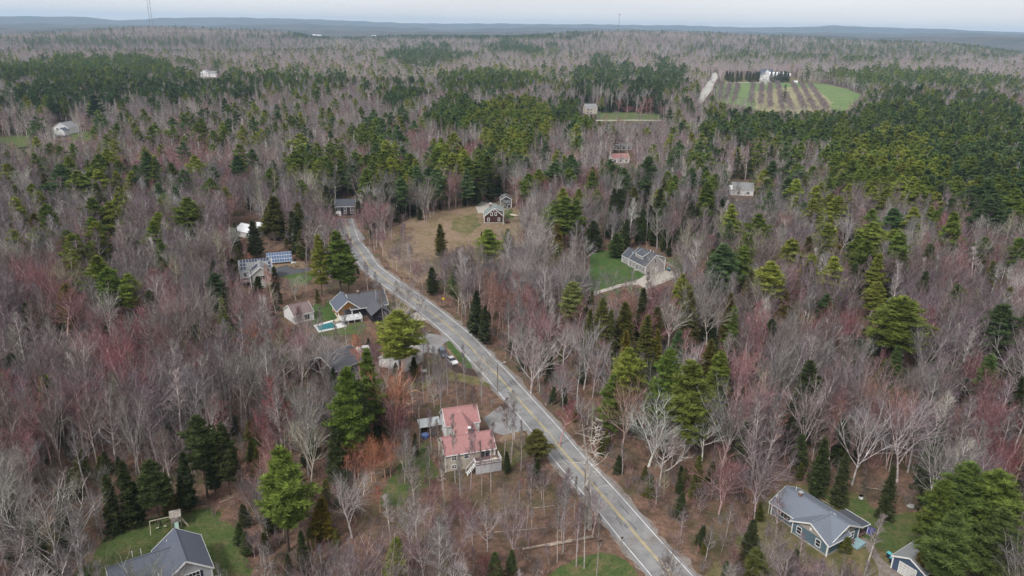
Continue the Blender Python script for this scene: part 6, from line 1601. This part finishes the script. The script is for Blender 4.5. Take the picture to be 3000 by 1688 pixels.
# single trees that stand out: x, top y, crown width (px), kind, tint, height
HERO = [
 (505, 347, 40, PINE, PBLU, 20), (563, 342, 30, PINE, PDRK, 21), (816, 330, 34, PINE, PBLU, 20), (583, 400, 36, PINE, PGRN, 18), (622, 385, 44, PINE, PGRN, 20), (334, 415, 42, PINE, PYEL, 20), (451, 462, 44, PINE, PGRN, 22), (338, 505, 52, PINE, PYEL, 20), (128, 510, 58, SPR, SOLV, 14), (700, 425, 56, PINE, PGRN, 22), (738, 440, 50, PINE, PBLU, 20), (874, 395, 95, PINE, PYEL, 20), (862, 445, 60, PINE, PGRN, 22), (932, 472, 70, PINE, PYEL, 22), (800, 470, 40, PINE, PBLU, 18), (252, 470, 30, PINE, PGRN, 16), (656, 290, 26, PINE, PDRK, 24), (641, 345, 26, PINE, PGRN, 16), (272, 282, 66, SPR, SBLU, 28), (500, 480, 36, PINE, PGRN, 18), (395, 485, 30, PINE, PGRN, 16),
 (41, 545, 38, PINE, PYEL, 15), (89, 540, 38, PINE, PYEL, 15), (268, 575, 44, PINE, PPAL, 17), (345, 553, 54, PINE, PYEL, 21), (318, 595, 60, PINE, PYEL, 20), (276, 652, 72, PINE, PYEL, 20), (546, 583, 82, PINE, PGRN, 22), (402, 708, 34, SPR, SGRN, 14), (466, 702, 50, PINE, PGRN, 17), (212, 735, 52, PINE, PYEL, 18), (315, 790, 80, PINE, PGRN, 19), (372, 806, 62, PINE, PYEL, 17), (630, 805, 72, PINE, PDRK, 18), (648, 876, 46, SPR, PYEL, 14), (71, 892, 42, SPR, SGRN, 13), (97, 627, 54, SPR, SOCH, 13), (190, 838, 92, SPR, SOCH, 15), (325, 752, 40, SPR, SDRK, 14), (30, 800, 30, SPR, SOLV, 10),
 (800, 578, 88, SPR, SOLV, 19), (686, 655, 34, SPR, SDRK, 14), (740, 650, 58, SPR, SDRK, 15), (931, 692, 56, PINE, PYEL, 22), (988, 680, 92, PINE, PGRN, 23), (1014, 718, 60, PINE, PGRN, 18), (803, 783, 40, SPR, SDRK, 13), (752, 812, 42, SPR, SDRK, 9), (624, 765, 48, SPR, PDRK, 12), (1166, 916, 130, PINE, PYEL, 20), (1290, 660, 46, SPR, SOLV, 14), (1266, 786, 48, SPR, SDRK, 10),
 (1075, 1030, 80, PINE, PGRN, 23), (1008, 1082, 112, PINE, PGRN, 25), (1050, 1120, 70, SPR, SDRK, 18), (1395, 855, 56, SPR, SDRK, 15), (1420, 900, 46, SPR, SDRK, 12),
 (1680, 830, 84, PINE, PPAL, 16), (1735, 855, 24, SPR, SOLV, 9), (2002, 808, 54, PINE, PYEL, 19), (2025, 860, 66, SPR, SOLV, 17), (1886, 850, 48, SPR, SDRK, 18), (1835, 890, 78, SPR, SOLV, 15), (1791, 912, 46, SPR, SOLV, 14), (1729, 912, 48, SPR, SOLV, 14), (2142, 865, 46, SPR, SOLV, 17), (2155, 900, 52, SPR, PGRN, 14), (1897, 930, 76, SPR, SOLV, 17), (1835, 975, 52, SPR, SOCH, 14), (1928, 970, 34, SPR, SOCH, 13), (1987, 972, 58, PINE, PBLU, 15), (2083, 1000, 62, SPR, SOLV, 14), (1844, 1025, 90, PINE, PYEL, 19), (1965, 1030, 105, PINE, PGRN, 21), (2035, 1066, 150, PINE, PGRN, 23), (2111, 1035, 78, PINE, PGRN, 18), (1800, 1100, 80, PINE, PGRN, 17),
 (1657, 580, 84, PINE, PGRN, 22), (1626, 592, 70, PINE, PGRN, 20), (1688, 586, 60, PINE, PGRN, 21), (1632, 658, 54, SPR, SOCH, 14), (1640, 720, 46, PINE, PPAL, 12), (1430, 672, 88, PINE, PYEL, 16), (1489, 674, 48, SPR, PGRN, 13), (1738, 503, 46, PINE, PGRN, 18), (1750, 556, 34, PINE, PPAL, 17), (1890, 518, 42, PINE, PBLU, 17), (1859, 552, 48, SPR, SOLV, 15), (1741, 650, 62, SPR, SDRK, 13), (1809, 686, 64, SPR, SGRN, 10), (1598, 418, 44, PINE, PBLU, 18), (1790, 470, 0, PINE, PBLU, 17),
 (2120, 718, 112, PINE, PBLU, 20), (2458, 578, 78, PINE, PYEL, 20), (2432, 622, 60, PINE, PYEL, 14), (2621, 614, 80, PINE, PBLU, 20), (2796, 626, 66, PINE, PGRN, 24), (2745, 640, 28, PINE, PYEL, 14), (2562, 655, 84, PINE, PYEL, 19), (2574, 745, 62, PINE, PYEL, 20), (2571, 828, 56, PINE, PYEL, 14), (2423, 866, 52, PINE, PDRK, 15), (2652, 876, 170, PINE, PGRN, 21), (2458, 722, 52, SPR, SOCH, 13), (2303, 850, 48, SPR, SOCH, 12), (2904, 585, 100, PINE, PDRK, 20), (2940, 893, 120, PINE, PDRK, 20), (2206, 797, 62, SPR, SOLV, 14), (2990, 700, 60, PINE, PGRN, 18),
 (816, 1318, 138, PINE, (.14, .175, .033), 21), (308, 1396, 68, SPR, SDRK, 12), (357, 1358, 52, SPR, SDRK, 14), (390, 1417, 54, SPR, SDRK, 9), (438, 1352, 88, PINE, (.06, .075, .026), 14), (532, 1330, 66, SPR, SDRK, 13), (576, 1225, 96, PINE, (.062, .078, .027), 18), (648, 1245, 74, PINE, (.055, .07, .025), 16), (610, 1290, 60, SPR, SDRK, 12), (480, 1390, 56, SPR, SOLV, 10), (170, 1440, 50, SPR, SDRK, 13), (89, 1536, 80, SPR, SDRK, 14), (20, 1478, 70, SPR, SDRK, 14), (698, 1534, 42, SPR, SGRN, 5), (716, 1560, 44, SPR, SGRN, 5), (710, 1480, 44, SPR, SDRK, 5), (940, 1462, 84, SPR, SOCH, 9), (1160, 1578, 86, SPR, PYEL, 9), (880, 1560, 40, SPR, SDRK, 9),
 (2844, 1362, 170, PINE, (.095, .13, .03), 20), (2935, 1392, 165, PINE, (.11, .145, .03), 20), (2770, 1412, 100, PINE, (.10, .135, .03), 18), (2800, 1505, 130, PINE, (.085, .115, .03), 16), (2950, 1500, 150, PINE, (.08, .11, .03), 16), (2725, 1600, 84, SPR, SOCH, 7), (2219, 1611, 94, SPR, SOLV, 7), (2048, 1338, 46, SPR, SOLV, 10), (2995, 1110, 66, SPR, SDRK, 16), (2190, 1240, 60, SPR, SDRK, 12), (2420, 1290, 70, SPR, SDRK, 14), (2620, 1370, 56, SPR, SDRK, 12), (2760, 1240, 80, SPR, SDRK, 16), (2480, 1330, 60, SPR, SDRK, 12), (2485, 1574, 46, SPR, SOLV, 3.2), (1572, 1262, 92, PINE, SOLV, 8), (2302, 250, 18, SPR, SDRK, 22),
 *[(x, 209 + (i * 7) % 5, 15, SPR, SDRK, 17 + (i * 5) % 4) for i, x in enumerate([2131, 2138, 2148, 2162, 2173, 2190, 2199, 2208, 2218, 2224, 2262, 2271, 2280, 2287, 2293, 2299, 2304, 2310])],
 # pale, round and red crowns
 (895, 1236, 112, BARE, CREAM, 15), (885, 1134, 88, BARE, PALE, 16), (870, 1015, 100, BARE, PALE, 13), (960, 988, 64, BARE, PALE, 11), (862, 815, 92, BARE, CREAM, 8), (1655, 935, 110, BARE, PALE, 16), (1720, 968, 95, BARE, PALE, 17), (1970, 888, 66, BARE, WHITE, 14), (2085, 875, 80, BARE, PALE, 15), (2021, 1020, 84, BARE, WHITE, 15), (2868, 725, 56, BARE, WHITE, 15), (2925, 770, 60, BARE, PALE, 15), (2145, 676, 66, BARE, PALE, 13), (2210, 750, 50, BARE, WHITE, 15), (2640, 780, 50, BARE, WHITE, 18), (1290, 1060, 0, BARE, MAUVE, 14), (305, 865, 66, BARE, WHITE, 15), (2960, 640, 60, BARE, PALE, 16), (640, 300, 18, BARE, WHITE, 16), (525, 295, 16, BARE, WHITE, 16), (1475, 575, 50, BARE, PALE, 14), (640, 255, 12, BARE, WHITE, 15), (1950, 1230, 150, BARE, PALE, 16), (2140, 1160, 150, BARE, GREY, 18), (1510, 1150, 60, BARE, PALE, 12), (370, 1160, 90, BARE, GREY, 20), (600, 1110, 110, BARE, GREY, 21), (130, 1140, 100, BARE, GREY, 20),
 *[(x, y, 30 + (i * 7) % 7, BARE, [BROWN, GREY, MAUVE, (.20, .15, .13)][i % 4], 11 + (i * 5) % 6) for i, (x, y) in enumerate([(1285, 1232), (1332, 1215), (1378, 1250), (1300, 1300), (1412, 1290), (1350, 1330), (1262, 1200), (1440, 1240), (1480, 1170), (1500, 1190), (1530, 1225), (1385, 1130), (1340, 1080), (1362, 1010), (1310, 1000), (1290, 1030), (1255, 1000), (1235, 960), (1200, 930), (1150, 870), (1120, 830), (1095, 800), (1075, 770), (1560, 1330), (1600, 1370), (1660, 1400), (1700, 1450), (1760, 1500), (1545, 1400), (1640, 1480), (1240, 1070), (1225, 1110), (985, 935), (1010, 900), (940, 900), (880, 905), (1690, 1395), (1725, 1440)])],
 (1915, 1200, 190, BARE, WHITE, 14), (2075, 1195, 130, BARE, WHITE, 14), (1560, 990, 90, BARE, PALE, 16), (1745, 1010, 90, BARE, PALE, 15), (2480, 640, 80, BARE, PALE, 17), (2330, 620, 70, BARE, PALE, 16), (600, 860, 60, BARE, PALE, 17), (180, 590, 50, BARE, PALE, 16), (700, 1040, 70, BARE, PALE, 18), (240, 1130, 80, BARE, PALE, 19), (2380, 1130, 120, BARE, PALE, 19), (2680, 1180, 160, BARE, PALE, 19), (2540, 1200, 110, BARE, PALE, 18), (1430, 1480, 110, BARE, PALE, 10), (1020, 1400, 130, BARE, PALE, 13), (1140, 1450, 60, BARE, WHITE, 11), (1010, 1160, 40, BARE, PALE, 18),
 (1045, 1335, 60, RED, ORNG, 6), (1085, 1340, 64, RED, ORNG, 6), (1125, 1328, 56, RED, ORNG, 6), (1010, 1330, 50, RED, ORNG, 7), (1070, 1362, 44, RED, ORNG, 4),
 (2125, 1352, 150, RED, ROSE, 12), (1645, 1178, 84, RED, CRIM, 11), (1440, 850, 90, RED, SALM, 13), (1373, 430, 66, RED, CRIM, 8), (1180, 660, 62, RED, ROSE, 7), (1840, 312, 60, RED, CRIM, 11), (1880, 313, 60, RED, CRIM, 11), (1035, 1300, 70, RED, ORNG, 9), (1095, 1300, 80, RED, ORNG, 9), (1140, 1290, 60, RED, ORNG, 9), (1835, 1140, 110, RED, SALM, 16), (760, 1210, 60, RED, CRIM, 12), (2500, 925, 90, RED, CRIM, 12), (730, 742, 30, RED, ORNG, 5), (2350, 205, 16, RED, (.55, .40, .10), 16), (2965, 1330, 110, RED, CRIM, 14), (1100, 1010, 80, RED, ROSE, 12), (285, 1000, 80, RED, ROSE, 15), (170, 870, 110, RED, ROSE, 15), (2490, 880, 40, RED, ROSE, 12), (2990, 760, 50, RED, ROSE, 14), (440, 530, 50, RED, ROSE, 13), (1050, 620, 60, RED, PINK, 14), (2200, 1040, 60, RED, ORNG, 13), (2570, 1120, 90, RED, SALM, 16), (1700, 1030, 0, BARE, GREY, 16),
]
hx = {k: [] for k in trees}
hero_xy = []
for (px, py, wpx, k, t, h) in HERO:
    h = float(h)
    g = G(px, py, h)
    zc_ = float(PJ(g.x, g.y, h * .7)[2])
    want = (wpx if wpx else 60) / 2 * zc_ / FPX
    l = 0 if g.y < 420 else 1
    ps = PROTO[KN[k]][l]
    if k == SPR and wpx and want / h > .19: v = [i for i in range(len(ps)) if FORMS['spruce_tree'][i] == 'cedar'][0]
    elif k == BARE and 0 < wpx <= 36: v = random.choice([i for i in range(len(ps)) if FORMS['bare_tree'][i] == 'tall'])
    elif k == BARE and wpx > 60: v = random.choice([i for i in range(len(ps)) if FORMS['bare_tree'][i] in ('round', 'oak', 'vase')])
    else: v = random.randrange(len(ps))
    s = h / ps[v][2]
    r = ps[v][3] * s
    hx['x'].append(g.x); hx['y'].append(g.y); hx['z'].append(float(terr(g.x, g.y))); hx['k'].append(k); hx['l'].append(l); hx['v'].append(v)
    hx['s'].append((min(max(want / r, .6), 1.75) * s, s)); hx['t'].append(tuple(c * random.uniform(.93, 1.07) for c in t)); hx['h'].append(h); hx['r'].append(want); hx['zc'].append(zc_)
    hero_xy.append((g.x, g.y, want, k == SPR and max(t) < .07))
# field trees give way to the single ones
km = np.ones(len(trees['x']), bool)
for (a, b, w, dark) in hero_xy:
    d2 = np.hypot(trees['x'] - a, trees['y'] - b)
    km &= ~(d2 < max(1.6, w * .62))
    gap = b - trees['y']
    front = (np.abs(trees['x'] - a + gap * a / b) < w * .85 + .5 * trees['r']) & (gap > 0) & (gap < 21 + w) & (b < 900) & (trees['h'] > 6 + gap * .25)
    km &= ~(front & (RNG.random(len(km)) < (.3 if dark else .9)))
for k in trees: trees[k] = trees[k][km]
n_field = len(trees['x'])
SXY = np.concatenate([trees['s'], [a for a, b in hx['s']]]); SZ = np.concatenate([trees['s'], [b for a, b in hx['s']]])
for k in trees:
    if k != 's': trees[k] = np.concatenate([trees[k], np.array(hx[k])])
X, Y, Zg, K, Ld, V, T_, H_, RD, ZC = (trees[k] for k in ('x', 'y', 'z', 'k', 'l', 'v', 't', 'h', 'r', 'zc'))
N = len(X)
is_hero = np.arange(N) >= n_field
ROT = RNG.uniform(0, 6.283, N)
print('trees', N, [int((K == k).sum()) for k in range(5)])

# ------------------------------------------------------------------ the 300 of each kind that show largest stand as single trees
px_, py_, zc = PJ(X, Y, Zg + H_ * .7)
vis = (px_ > -20) & (px_ < 3020) & (py_ > 0) & (py_ < 1760)
size = H_ * (.5 + RD / 6) / zc * vis * np.where(is_hero, 1.6, 1)
single = np.zeros(N, bool)
CAPS = [300, 300, 300, 300, 300]
for k in range(5):
    c = np.where((K == k) & vis)[0]
    o_ = c[np.argsort(-size[c])][:CAPS[k] - (40 if k == SPR else 0)]
    single[o_] = True

LAND = [('the slate-roofed house', (-58, 100)), ('the blue shingled house', (59, 118)), ('the red-roofed house', (-8, 143)), ('the small navy garage', (72, 110)), ('the covered swimming pool', (-57, 216)), ('the dark-roofed house', (-50, 224)), ('the solar-panelled house', (-94, 254)), ('the ground solar array', (-93, 280)), ('the grey cape house', (52, 283)), ('the dark brown cape house', (-10, 354)), ('the two parked cars', (-18, 192)), ('the yellow road sign', (-36.5, 222)), ('the long grey-roofed house', (-45, 182)), ('the road junction', (-75, 325)), ('the white metal roofs', (-118, 325)), ('the orchard field', (500, 1200)), ('the distant farm lane', (450, 1390)), ('the far-left white farmhouse', (-375, 612)), ('the white dormered house', (80, 840)), ('the pink-roofed house', (70, 520)), ('the white grey-roofed house', (128, 430)), ('the lower left lawn', (-70, 115)), ('the bottom road end', (30, 110)), ('the broad pines at lower right', (80, 130)), ('the dense pine stand at right', (330, 480)), ('the dead roadside pine', (13.5, 126))]
def tname(k, t, h, r, v, l):
    t = np.array(t); 
    if k == BARE:
        m = t.mean()
        c = 'pale whitish' if m > .47 else 'light grey' if m > .34 else ('mauve-grey' if t[2] > t[1] * 1.04 else 'brown-grey' if t[0] > t[2] * 1.3 else 'grey')
        f = FORMS['bare_tree'][v]
        s = {'round': 'round-crowned', 'oak': 'wide-branched', 'vase': 'fan-shaped', 'tall': 'slender', 'oval': 'upright'}[f]
        return '%s %s bare tree' % (c, s)
    if k == RED:
        c = 'orange-red' if t[0] > t[1] * 2.1 and t[1] > t[2] * 1.35 else 'crimson' if t[0] > t[1] * 2.6 else 'salmon' if t[1] > t[2] * 1.15 else 'rosy'
        if t[1] > .3: c = 'yellow'
        s = {'round': 'round-crowned', 'vase': 'fan-shaped', 'tall': 'slender', 'oval': 'upright'}[FORMS['budding_tree'][v]]
        return '%s %s budding tree' % (c, s)
    if k == PINE:
        c = 'yellow-green' if t[0] > .11 else 'blue-green' if t[2] > t[0] * .85 and t.mean() > .05 else 'dark green' if t[1] < .075 else 'mid-green'
        return '%s %s pine' % ('broad' if r > 4.8 else 'narrow' if r < 3.4 else 'tall', c)
    if k == SPR:
        c = 'ochre-green' if t[0] > t[1] else 'olive' if t[0] > t[1] * .8 else 'dark green' if t[1] < .06 else 'green'
        return '%s %s conical evergreen' % ('small' if h < 9 else 'broad' if r > 3.6 else 'slim', c)
    return '%s leafless shrub' % ('reddish' if t[0] > t[1] * 1.6 else 'brown-grey')
ORD = ['nearest', 'second nearest', 'third nearest', 'fourth nearest', 'fifth nearest', 'sixth nearest', 'seventh nearest', 'eighth nearest', 'ninth nearest', 'tenth nearest', 'eleventh nearest', 'twelfth nearest'] + [w + ' nearest' for w in 'thirteenth fourteenth fifteenth sixteenth seventeenth eighteenth nineteenth twentieth twenty-first twenty-second twenty-third twenty-fourth twenty-fifth twenty-sixth twenty-seventh twenty-eighth twenty-ninth thirtieth'.split()]
GRP = ['bare deciduous trees of the woods', 'red-budding trees of the woods', 'pines of the woods', 'conical evergreens of the woods', 'leafless shrubs of the woods']
sidx = np.where(single)[0]
desc = {}
for i in sidx:
    dl = [math.hypot(X[i] - p[0], Y[i] - p[1]) for _, p in LAND]
    j = int(np.argmin(dl))
    dx, dy = X[i] - LAND[j][1][0], Y[i] - LAND[j][1][1]
    if abs(dx) > abs(dy) * 1.2: rel = 'left of' if dx < 0 else 'right of'
    else: rel = 'behind' if dy > 0 else 'in front of'
    desc.setdefault((tname(K[i], T_[i], H_[i], RD[i], V[i], Ld[i]), rel, LAND[j][0]), []).append((dl[j], i))
LABEL = {}
for (nm, rel, ln), lst in desc.items():
    lst.sort()
    for q, (d_, i) in enumerate(lst):
        if len(lst) == 1: LABEL[i] = '%s %s %s' % (nm, rel, ln)
        elif q < len(ORD): LABEL[i] = '%s %s %s, %s' % (nm, rel, ln, ORD[q])
        else: LABEL[i] = '%s farther %s %s' % (nm, rel, ln)
CATS = ['tree', 'tree', 'pine', 'evergreen', 'shrub']
for i in sidx:
    k = int(K[i]); kn = KN[k]
    ps = PROTO[kn][int(Ld[i])]
    tm, cm, h, r = ps[int(V[i]) % len(ps)]
    s = (SXY[i], SXY[i], SZ[i])
    tv = [float(c) for c in T_[i]]
    if tm:
        o = empty(kn, (X[i], Y[i], Zg[i]), ROT[i])
        o.scale = s
        for nm, me in (('trunk', tm), ('crown', cm)):
            c = bpy.data.objects.new(nm, me)
            COL.objects.link(c)
            c.parent = o
            c['tint'] = tv
    else:
        o = bpy.data.objects.new(kn, cm)
        COL.objects.link(o)
        o.location = (X[i], Y[i], Zg[i]); o.rotation_euler = (0, 0, ROT[i]); o.scale = s
        o['tint'] = tv
    tag(o, LABEL[i], CATS[k], GRP[k])

# ------------------------------------------------------------------ orchard rows
ROWS = [((2115, 249), (2106, 300)), ((2139, 249), (2124, 303)), ((2160, 254), (2148, 305)), ((2206, 249), (2199, 308)), ((2231, 252), (2228, 312)), ((2254, 251), (2255, 322)), ((2277, 246), (2292, 330)), ((2304, 283), (2318, 328)), ((2322, 250), (2358, 332)), ((2346, 250), (2388, 332)), ((2370, 250), (2420, 328))]
OP = []
for ri, (a, b) in enumerate(ROWS):
    A, B = G(*a), G(*b); n_ = int((B - A).length / 7.5)
    for j in range(n_ + 1):
        if random.random() < (.3 if ri in (3, 4) and j > n_ * .35 else .16): continue
        p_ = A.lerp(B, j / n_); OP.append((p_.y, p_.x + random.uniform(-1.8, 1.8), ri, j))
OP.sort()
rowc = {}
tm_o, cm_o = bare_proto(777, 6.2, 1, 'oak', 3.4, 1.5)
tm_o = tm_o.mesh('orchard_trunk', [M['bark']]); cm_o = cm_o.mesh('orchard_crown', [M['bark'], M['twig']])
for q, (y, x, ri, j) in enumerate(OP[:300]):
    o = empty('orchard_tree', (x, y, 0), random.uniform(0, 6)); s = random.uniform(.62, 1.2); o.scale = (s * 1.25, s * 1.25, s)
    for nm, me in (('trunk', tm_o), ('crown', cm_o)):
        c = bpy.data.objects.new(nm, me); COL.objects.link(c); c.parent = o; c['tint'] = [.27, .21, .225]
    rown = ['leftmost', 'second', 'third', 'fourth', 'fifth', 'sixth', 'seventh', 'short eighth', 'ninth', 'tenth', 'rightmost'][ri]
    onum = rowc[ri] = rowc.get(ri, 0) + 1
    tag(o, 'low bare fruit tree, %s from the near end of the %s orchard row' % (ORD[onum - 1].replace(' nearest', '') if onum > 1 else 'first', rown) if onum <= 30 else 'low bare fruit tree beyond the thirtieth in the %s orchard row' % rown, 'fruit tree', 'orchard trees of the %s row' % rown)

# the dead pine beside the road
g = G(1727, 1550)
Ts, Cs = bare_proto(4242, 25.0, 0, 'snag', 5.0, 1.0)
o = empty('dead_pine', (g.x, g.y, 0))
ob = Ts.build('trunk', M['bark'], o); ob['tint'] = [.20, .17, .15]; ob.scale = (1.5, 1.5, 1)
ob = Cs.build('crown', [M['bark'], M['twig']], o); ob['tint'] = [.34, .31, .27]
for nm in range(46):
    z_ = random.uniform(12.5, 24.3); a_ = random.uniform(0, 6.28); q = MB(); pr = Vector((0, 0, z_)); L_ = random.uniform(.8, 2.6) * (1 - (z_ - 12) / 26)
    v_ = Vector((math.cos(a_), math.sin(a_), random.uniform(-.2, .3)))
    for s_ in range(4):
        nx = pr + v_ * L_ / 3; q.tube(pr, .075 - s_ * .016, nx, .06 - s_ * .016, 4, cap=False); pr = nx
        v_ = (v_ + Vector((random.uniform(-.5, .5), random.uniform(-.5, .5), random.uniform(-.3, .55)))).normalized()
    ob = q.build('branch', M['bark'], o); ob['tint'] = [.34, .31, .27]
tag(o, 'tall dead pine with gnarled pale branches standing at the left road edge', 'dead tree')

# ------------------------------------------------------------------ the rest of each wood: one object per kind
def proto_obj(tm, cm):
    """trunk and crown as one mesh, kept out of the scene, for instancing"""
    bm = bmesh.new()
    mats = []
    for me in (tm, cm):
        if not me: continue
        n0 = len(bm.faces)
        bm.from_mesh(me)
        bm.faces.ensure_lookup_table()
        remap = []
        for mt in me.materials:
            if mt not in mats: mats.append(mt)
            remap.append(mats.index(mt))
        for f in bm.faces[n0:]:
            f.material_index = remap[min(f.material_index, len(remap) - 1)]
    me = bpy.data.meshes.new(cm.name + '_whole')
    bm.to_mesh(me); bm.free()
    for mt in mats: me.materials.append(mt)
    return bpy.data.objects.new(cm.name.rsplit('.', 1)[0].replace('_crown', '_whole_tree'), me)

def forest(name, k, idx):
    me = bpy.data.meshes.new(name)
    n = len(idx)
    me.vertices.add(n)
    me.vertices.foreach_set('co', np.stack([X[idx], Y[idx], Zg[idx]], -1).astype(np.float32).ravel())
    def attr(nm, ty, arr, key):
        a = me.attributes.new(nm, ty, 'POINT')
        a.data.foreach_set(key, arr.astype(np.int32 if ty == 'INT' else np.float32).ravel())
    attr('tint', 'FLOAT_VECTOR', T_[idx], 'vector')
    attr('size', 'FLOAT_VECTOR', np.stack([SXY[idx], SXY[idx], SZ[idx]], -1), 'vector')
    attr('spin', 'FLOAT_VECTOR', np.stack([RNG.uniform(-.05, .05, n), RNG.uniform(-.05, .05, n), ROT[idx]], -1), 'vector')
    attr('far', 'INT', Ld[idx], 'value')
    attr('pick', 'INT', V[idx], 'value')
    o = bpy.data.objects.new(name, me)
    COL.objects.link(o)
    ng = bpy.data.node_groups.new(name + '_nodes', 'GeometryNodeTree')
    ng.interface.new_socket('Geometry', in_out='INPUT', socket_type='NodeSocketGeometry')
    ng.interface.new_socket('Geometry', in_out='OUTPUT', socket_type='NodeSocketGeometry')
    gi = ng.nodes.new('NodeGroupInput'); go = ng.nodes.new('NodeGroupOutput')
    join = ng.nodes.new('GeometryNodeJoinGeometry')
    ng.links.new(join.outputs[0], go.inputs[0])
    def named(nm, ty):
        a = ng.nodes.new('GeometryNodeInputNamedAttribute')
        a.data_type = ty
        a.inputs['Name'].default_value = nm
        return a
    aS, aR = named('size', 'FLOAT_VECTOR'), named('spin', 'FLOAT_VECTOR')
    aF, aP = named('far', 'INT'), named('pick', 'INT')
    def eq(sock, val):
        c = ng.nodes.new('FunctionNodeCompare')
        c.data_type = 'INT'; c.operation = 'EQUAL'
        ng.links.new(sock, c.inputs[2]); c.inputs[3].default_value = val
        return c.outputs[0]
    for l in (0, 1, 2):
        if not (Ld[idx] == l).any(): continue
        for vi, (tm, cm, h, r) in enumerate(PROTO[KN[k]][l]):
            if not ((Ld[idx] == l) & (V[idx] == vi)).any(): continue
            oi = ng.nodes.new('GeometryNodeObjectInfo')
            oi.inputs[0].default_value = proto_obj(tm, cm)
            oi.inputs['As Instance'].default_value = True
            ip = ng.nodes.new('GeometryNodeInstanceOnPoints')
            an = ng.nodes.new('FunctionNodeBooleanMath'); an.operation = 'AND'
            ng.links.new(eq(aF.outputs[0], l), an.inputs[0]); ng.links.new(eq(aP.outputs[0], vi), an.inputs[1])
            ng.links.new(gi.outputs[0], ip.inputs['Points'])
            ng.links.new(an.outputs[0], ip.inputs['Selection'])
            ng.links.new(oi.outputs['Geometry'], ip.inputs['Instance'])
            ng.links.new(aR.outputs[0], ip.inputs['Rotation'])
            ng.links.new(aS.outputs[0], ip.inputs['Scale'])
            ng.links.new(ip.outputs[0], join.inputs[0])
    md = o.modifiers.new('woods', 'NODES')
    md.node_group = ng
    tag(o, kind='stuff')
    return o
rest = ~single
for k, nm in enumerate(['bare_woods', 'budding_woods', 'pine_woods', 'evergreen_woods', 'shrub_thicket']):
    idx = np.where(rest & (K == k))[0]
    if len(idx): forest(nm, k, idx)

OPR = OP[300:]
if OPR:
    PROTO['orchard'] = {0: [(tm_o, cm_o, 6, 3)]}
    KN.append('orchard')
    X, Y, Zg = np.array([a[1] for a in OPR]), np.array([a[0] for a in OPR]), np.zeros(len(OPR))
    T_ = np.tile(np.array([[.27, .21, .225]]), (len(OPR), 1)); SXY = np.full(len(OPR), 1.25); SZ = np.ones(len(OPR)); ROT = RNG.uniform(0, 6, len(OPR)); Ld = np.zeros(len(OPR), int); V = np.zeros(len(OPR), int)
    forest('orchard_rows', 5, np.arange(len(OPR)))

# ------------------------------------------------------------------ haze over the far country
hz = MB()
hz.box(-17500, 17500, -120, 19500, -75, 245)
hm = bpy.data.materials.new('haze_air')
hm.use_nodes = True
hm.node_tree.nodes.clear()
ho = hm.node_tree.nodes.new('ShaderNodeOutputMaterial')
hv = hm.node_tree.nodes.new('ShaderNodeVolumePrincipled')
hv.inputs['Color'].default_value = (0.52, 0.74, 1.0, 1)
hv.inputs['Density'].default_value = 0.00006
hm.node_tree.links.new(hv.outputs[0], ho.inputs['Volume'])
tag(hz.build('haze', hm), kind='stuff')
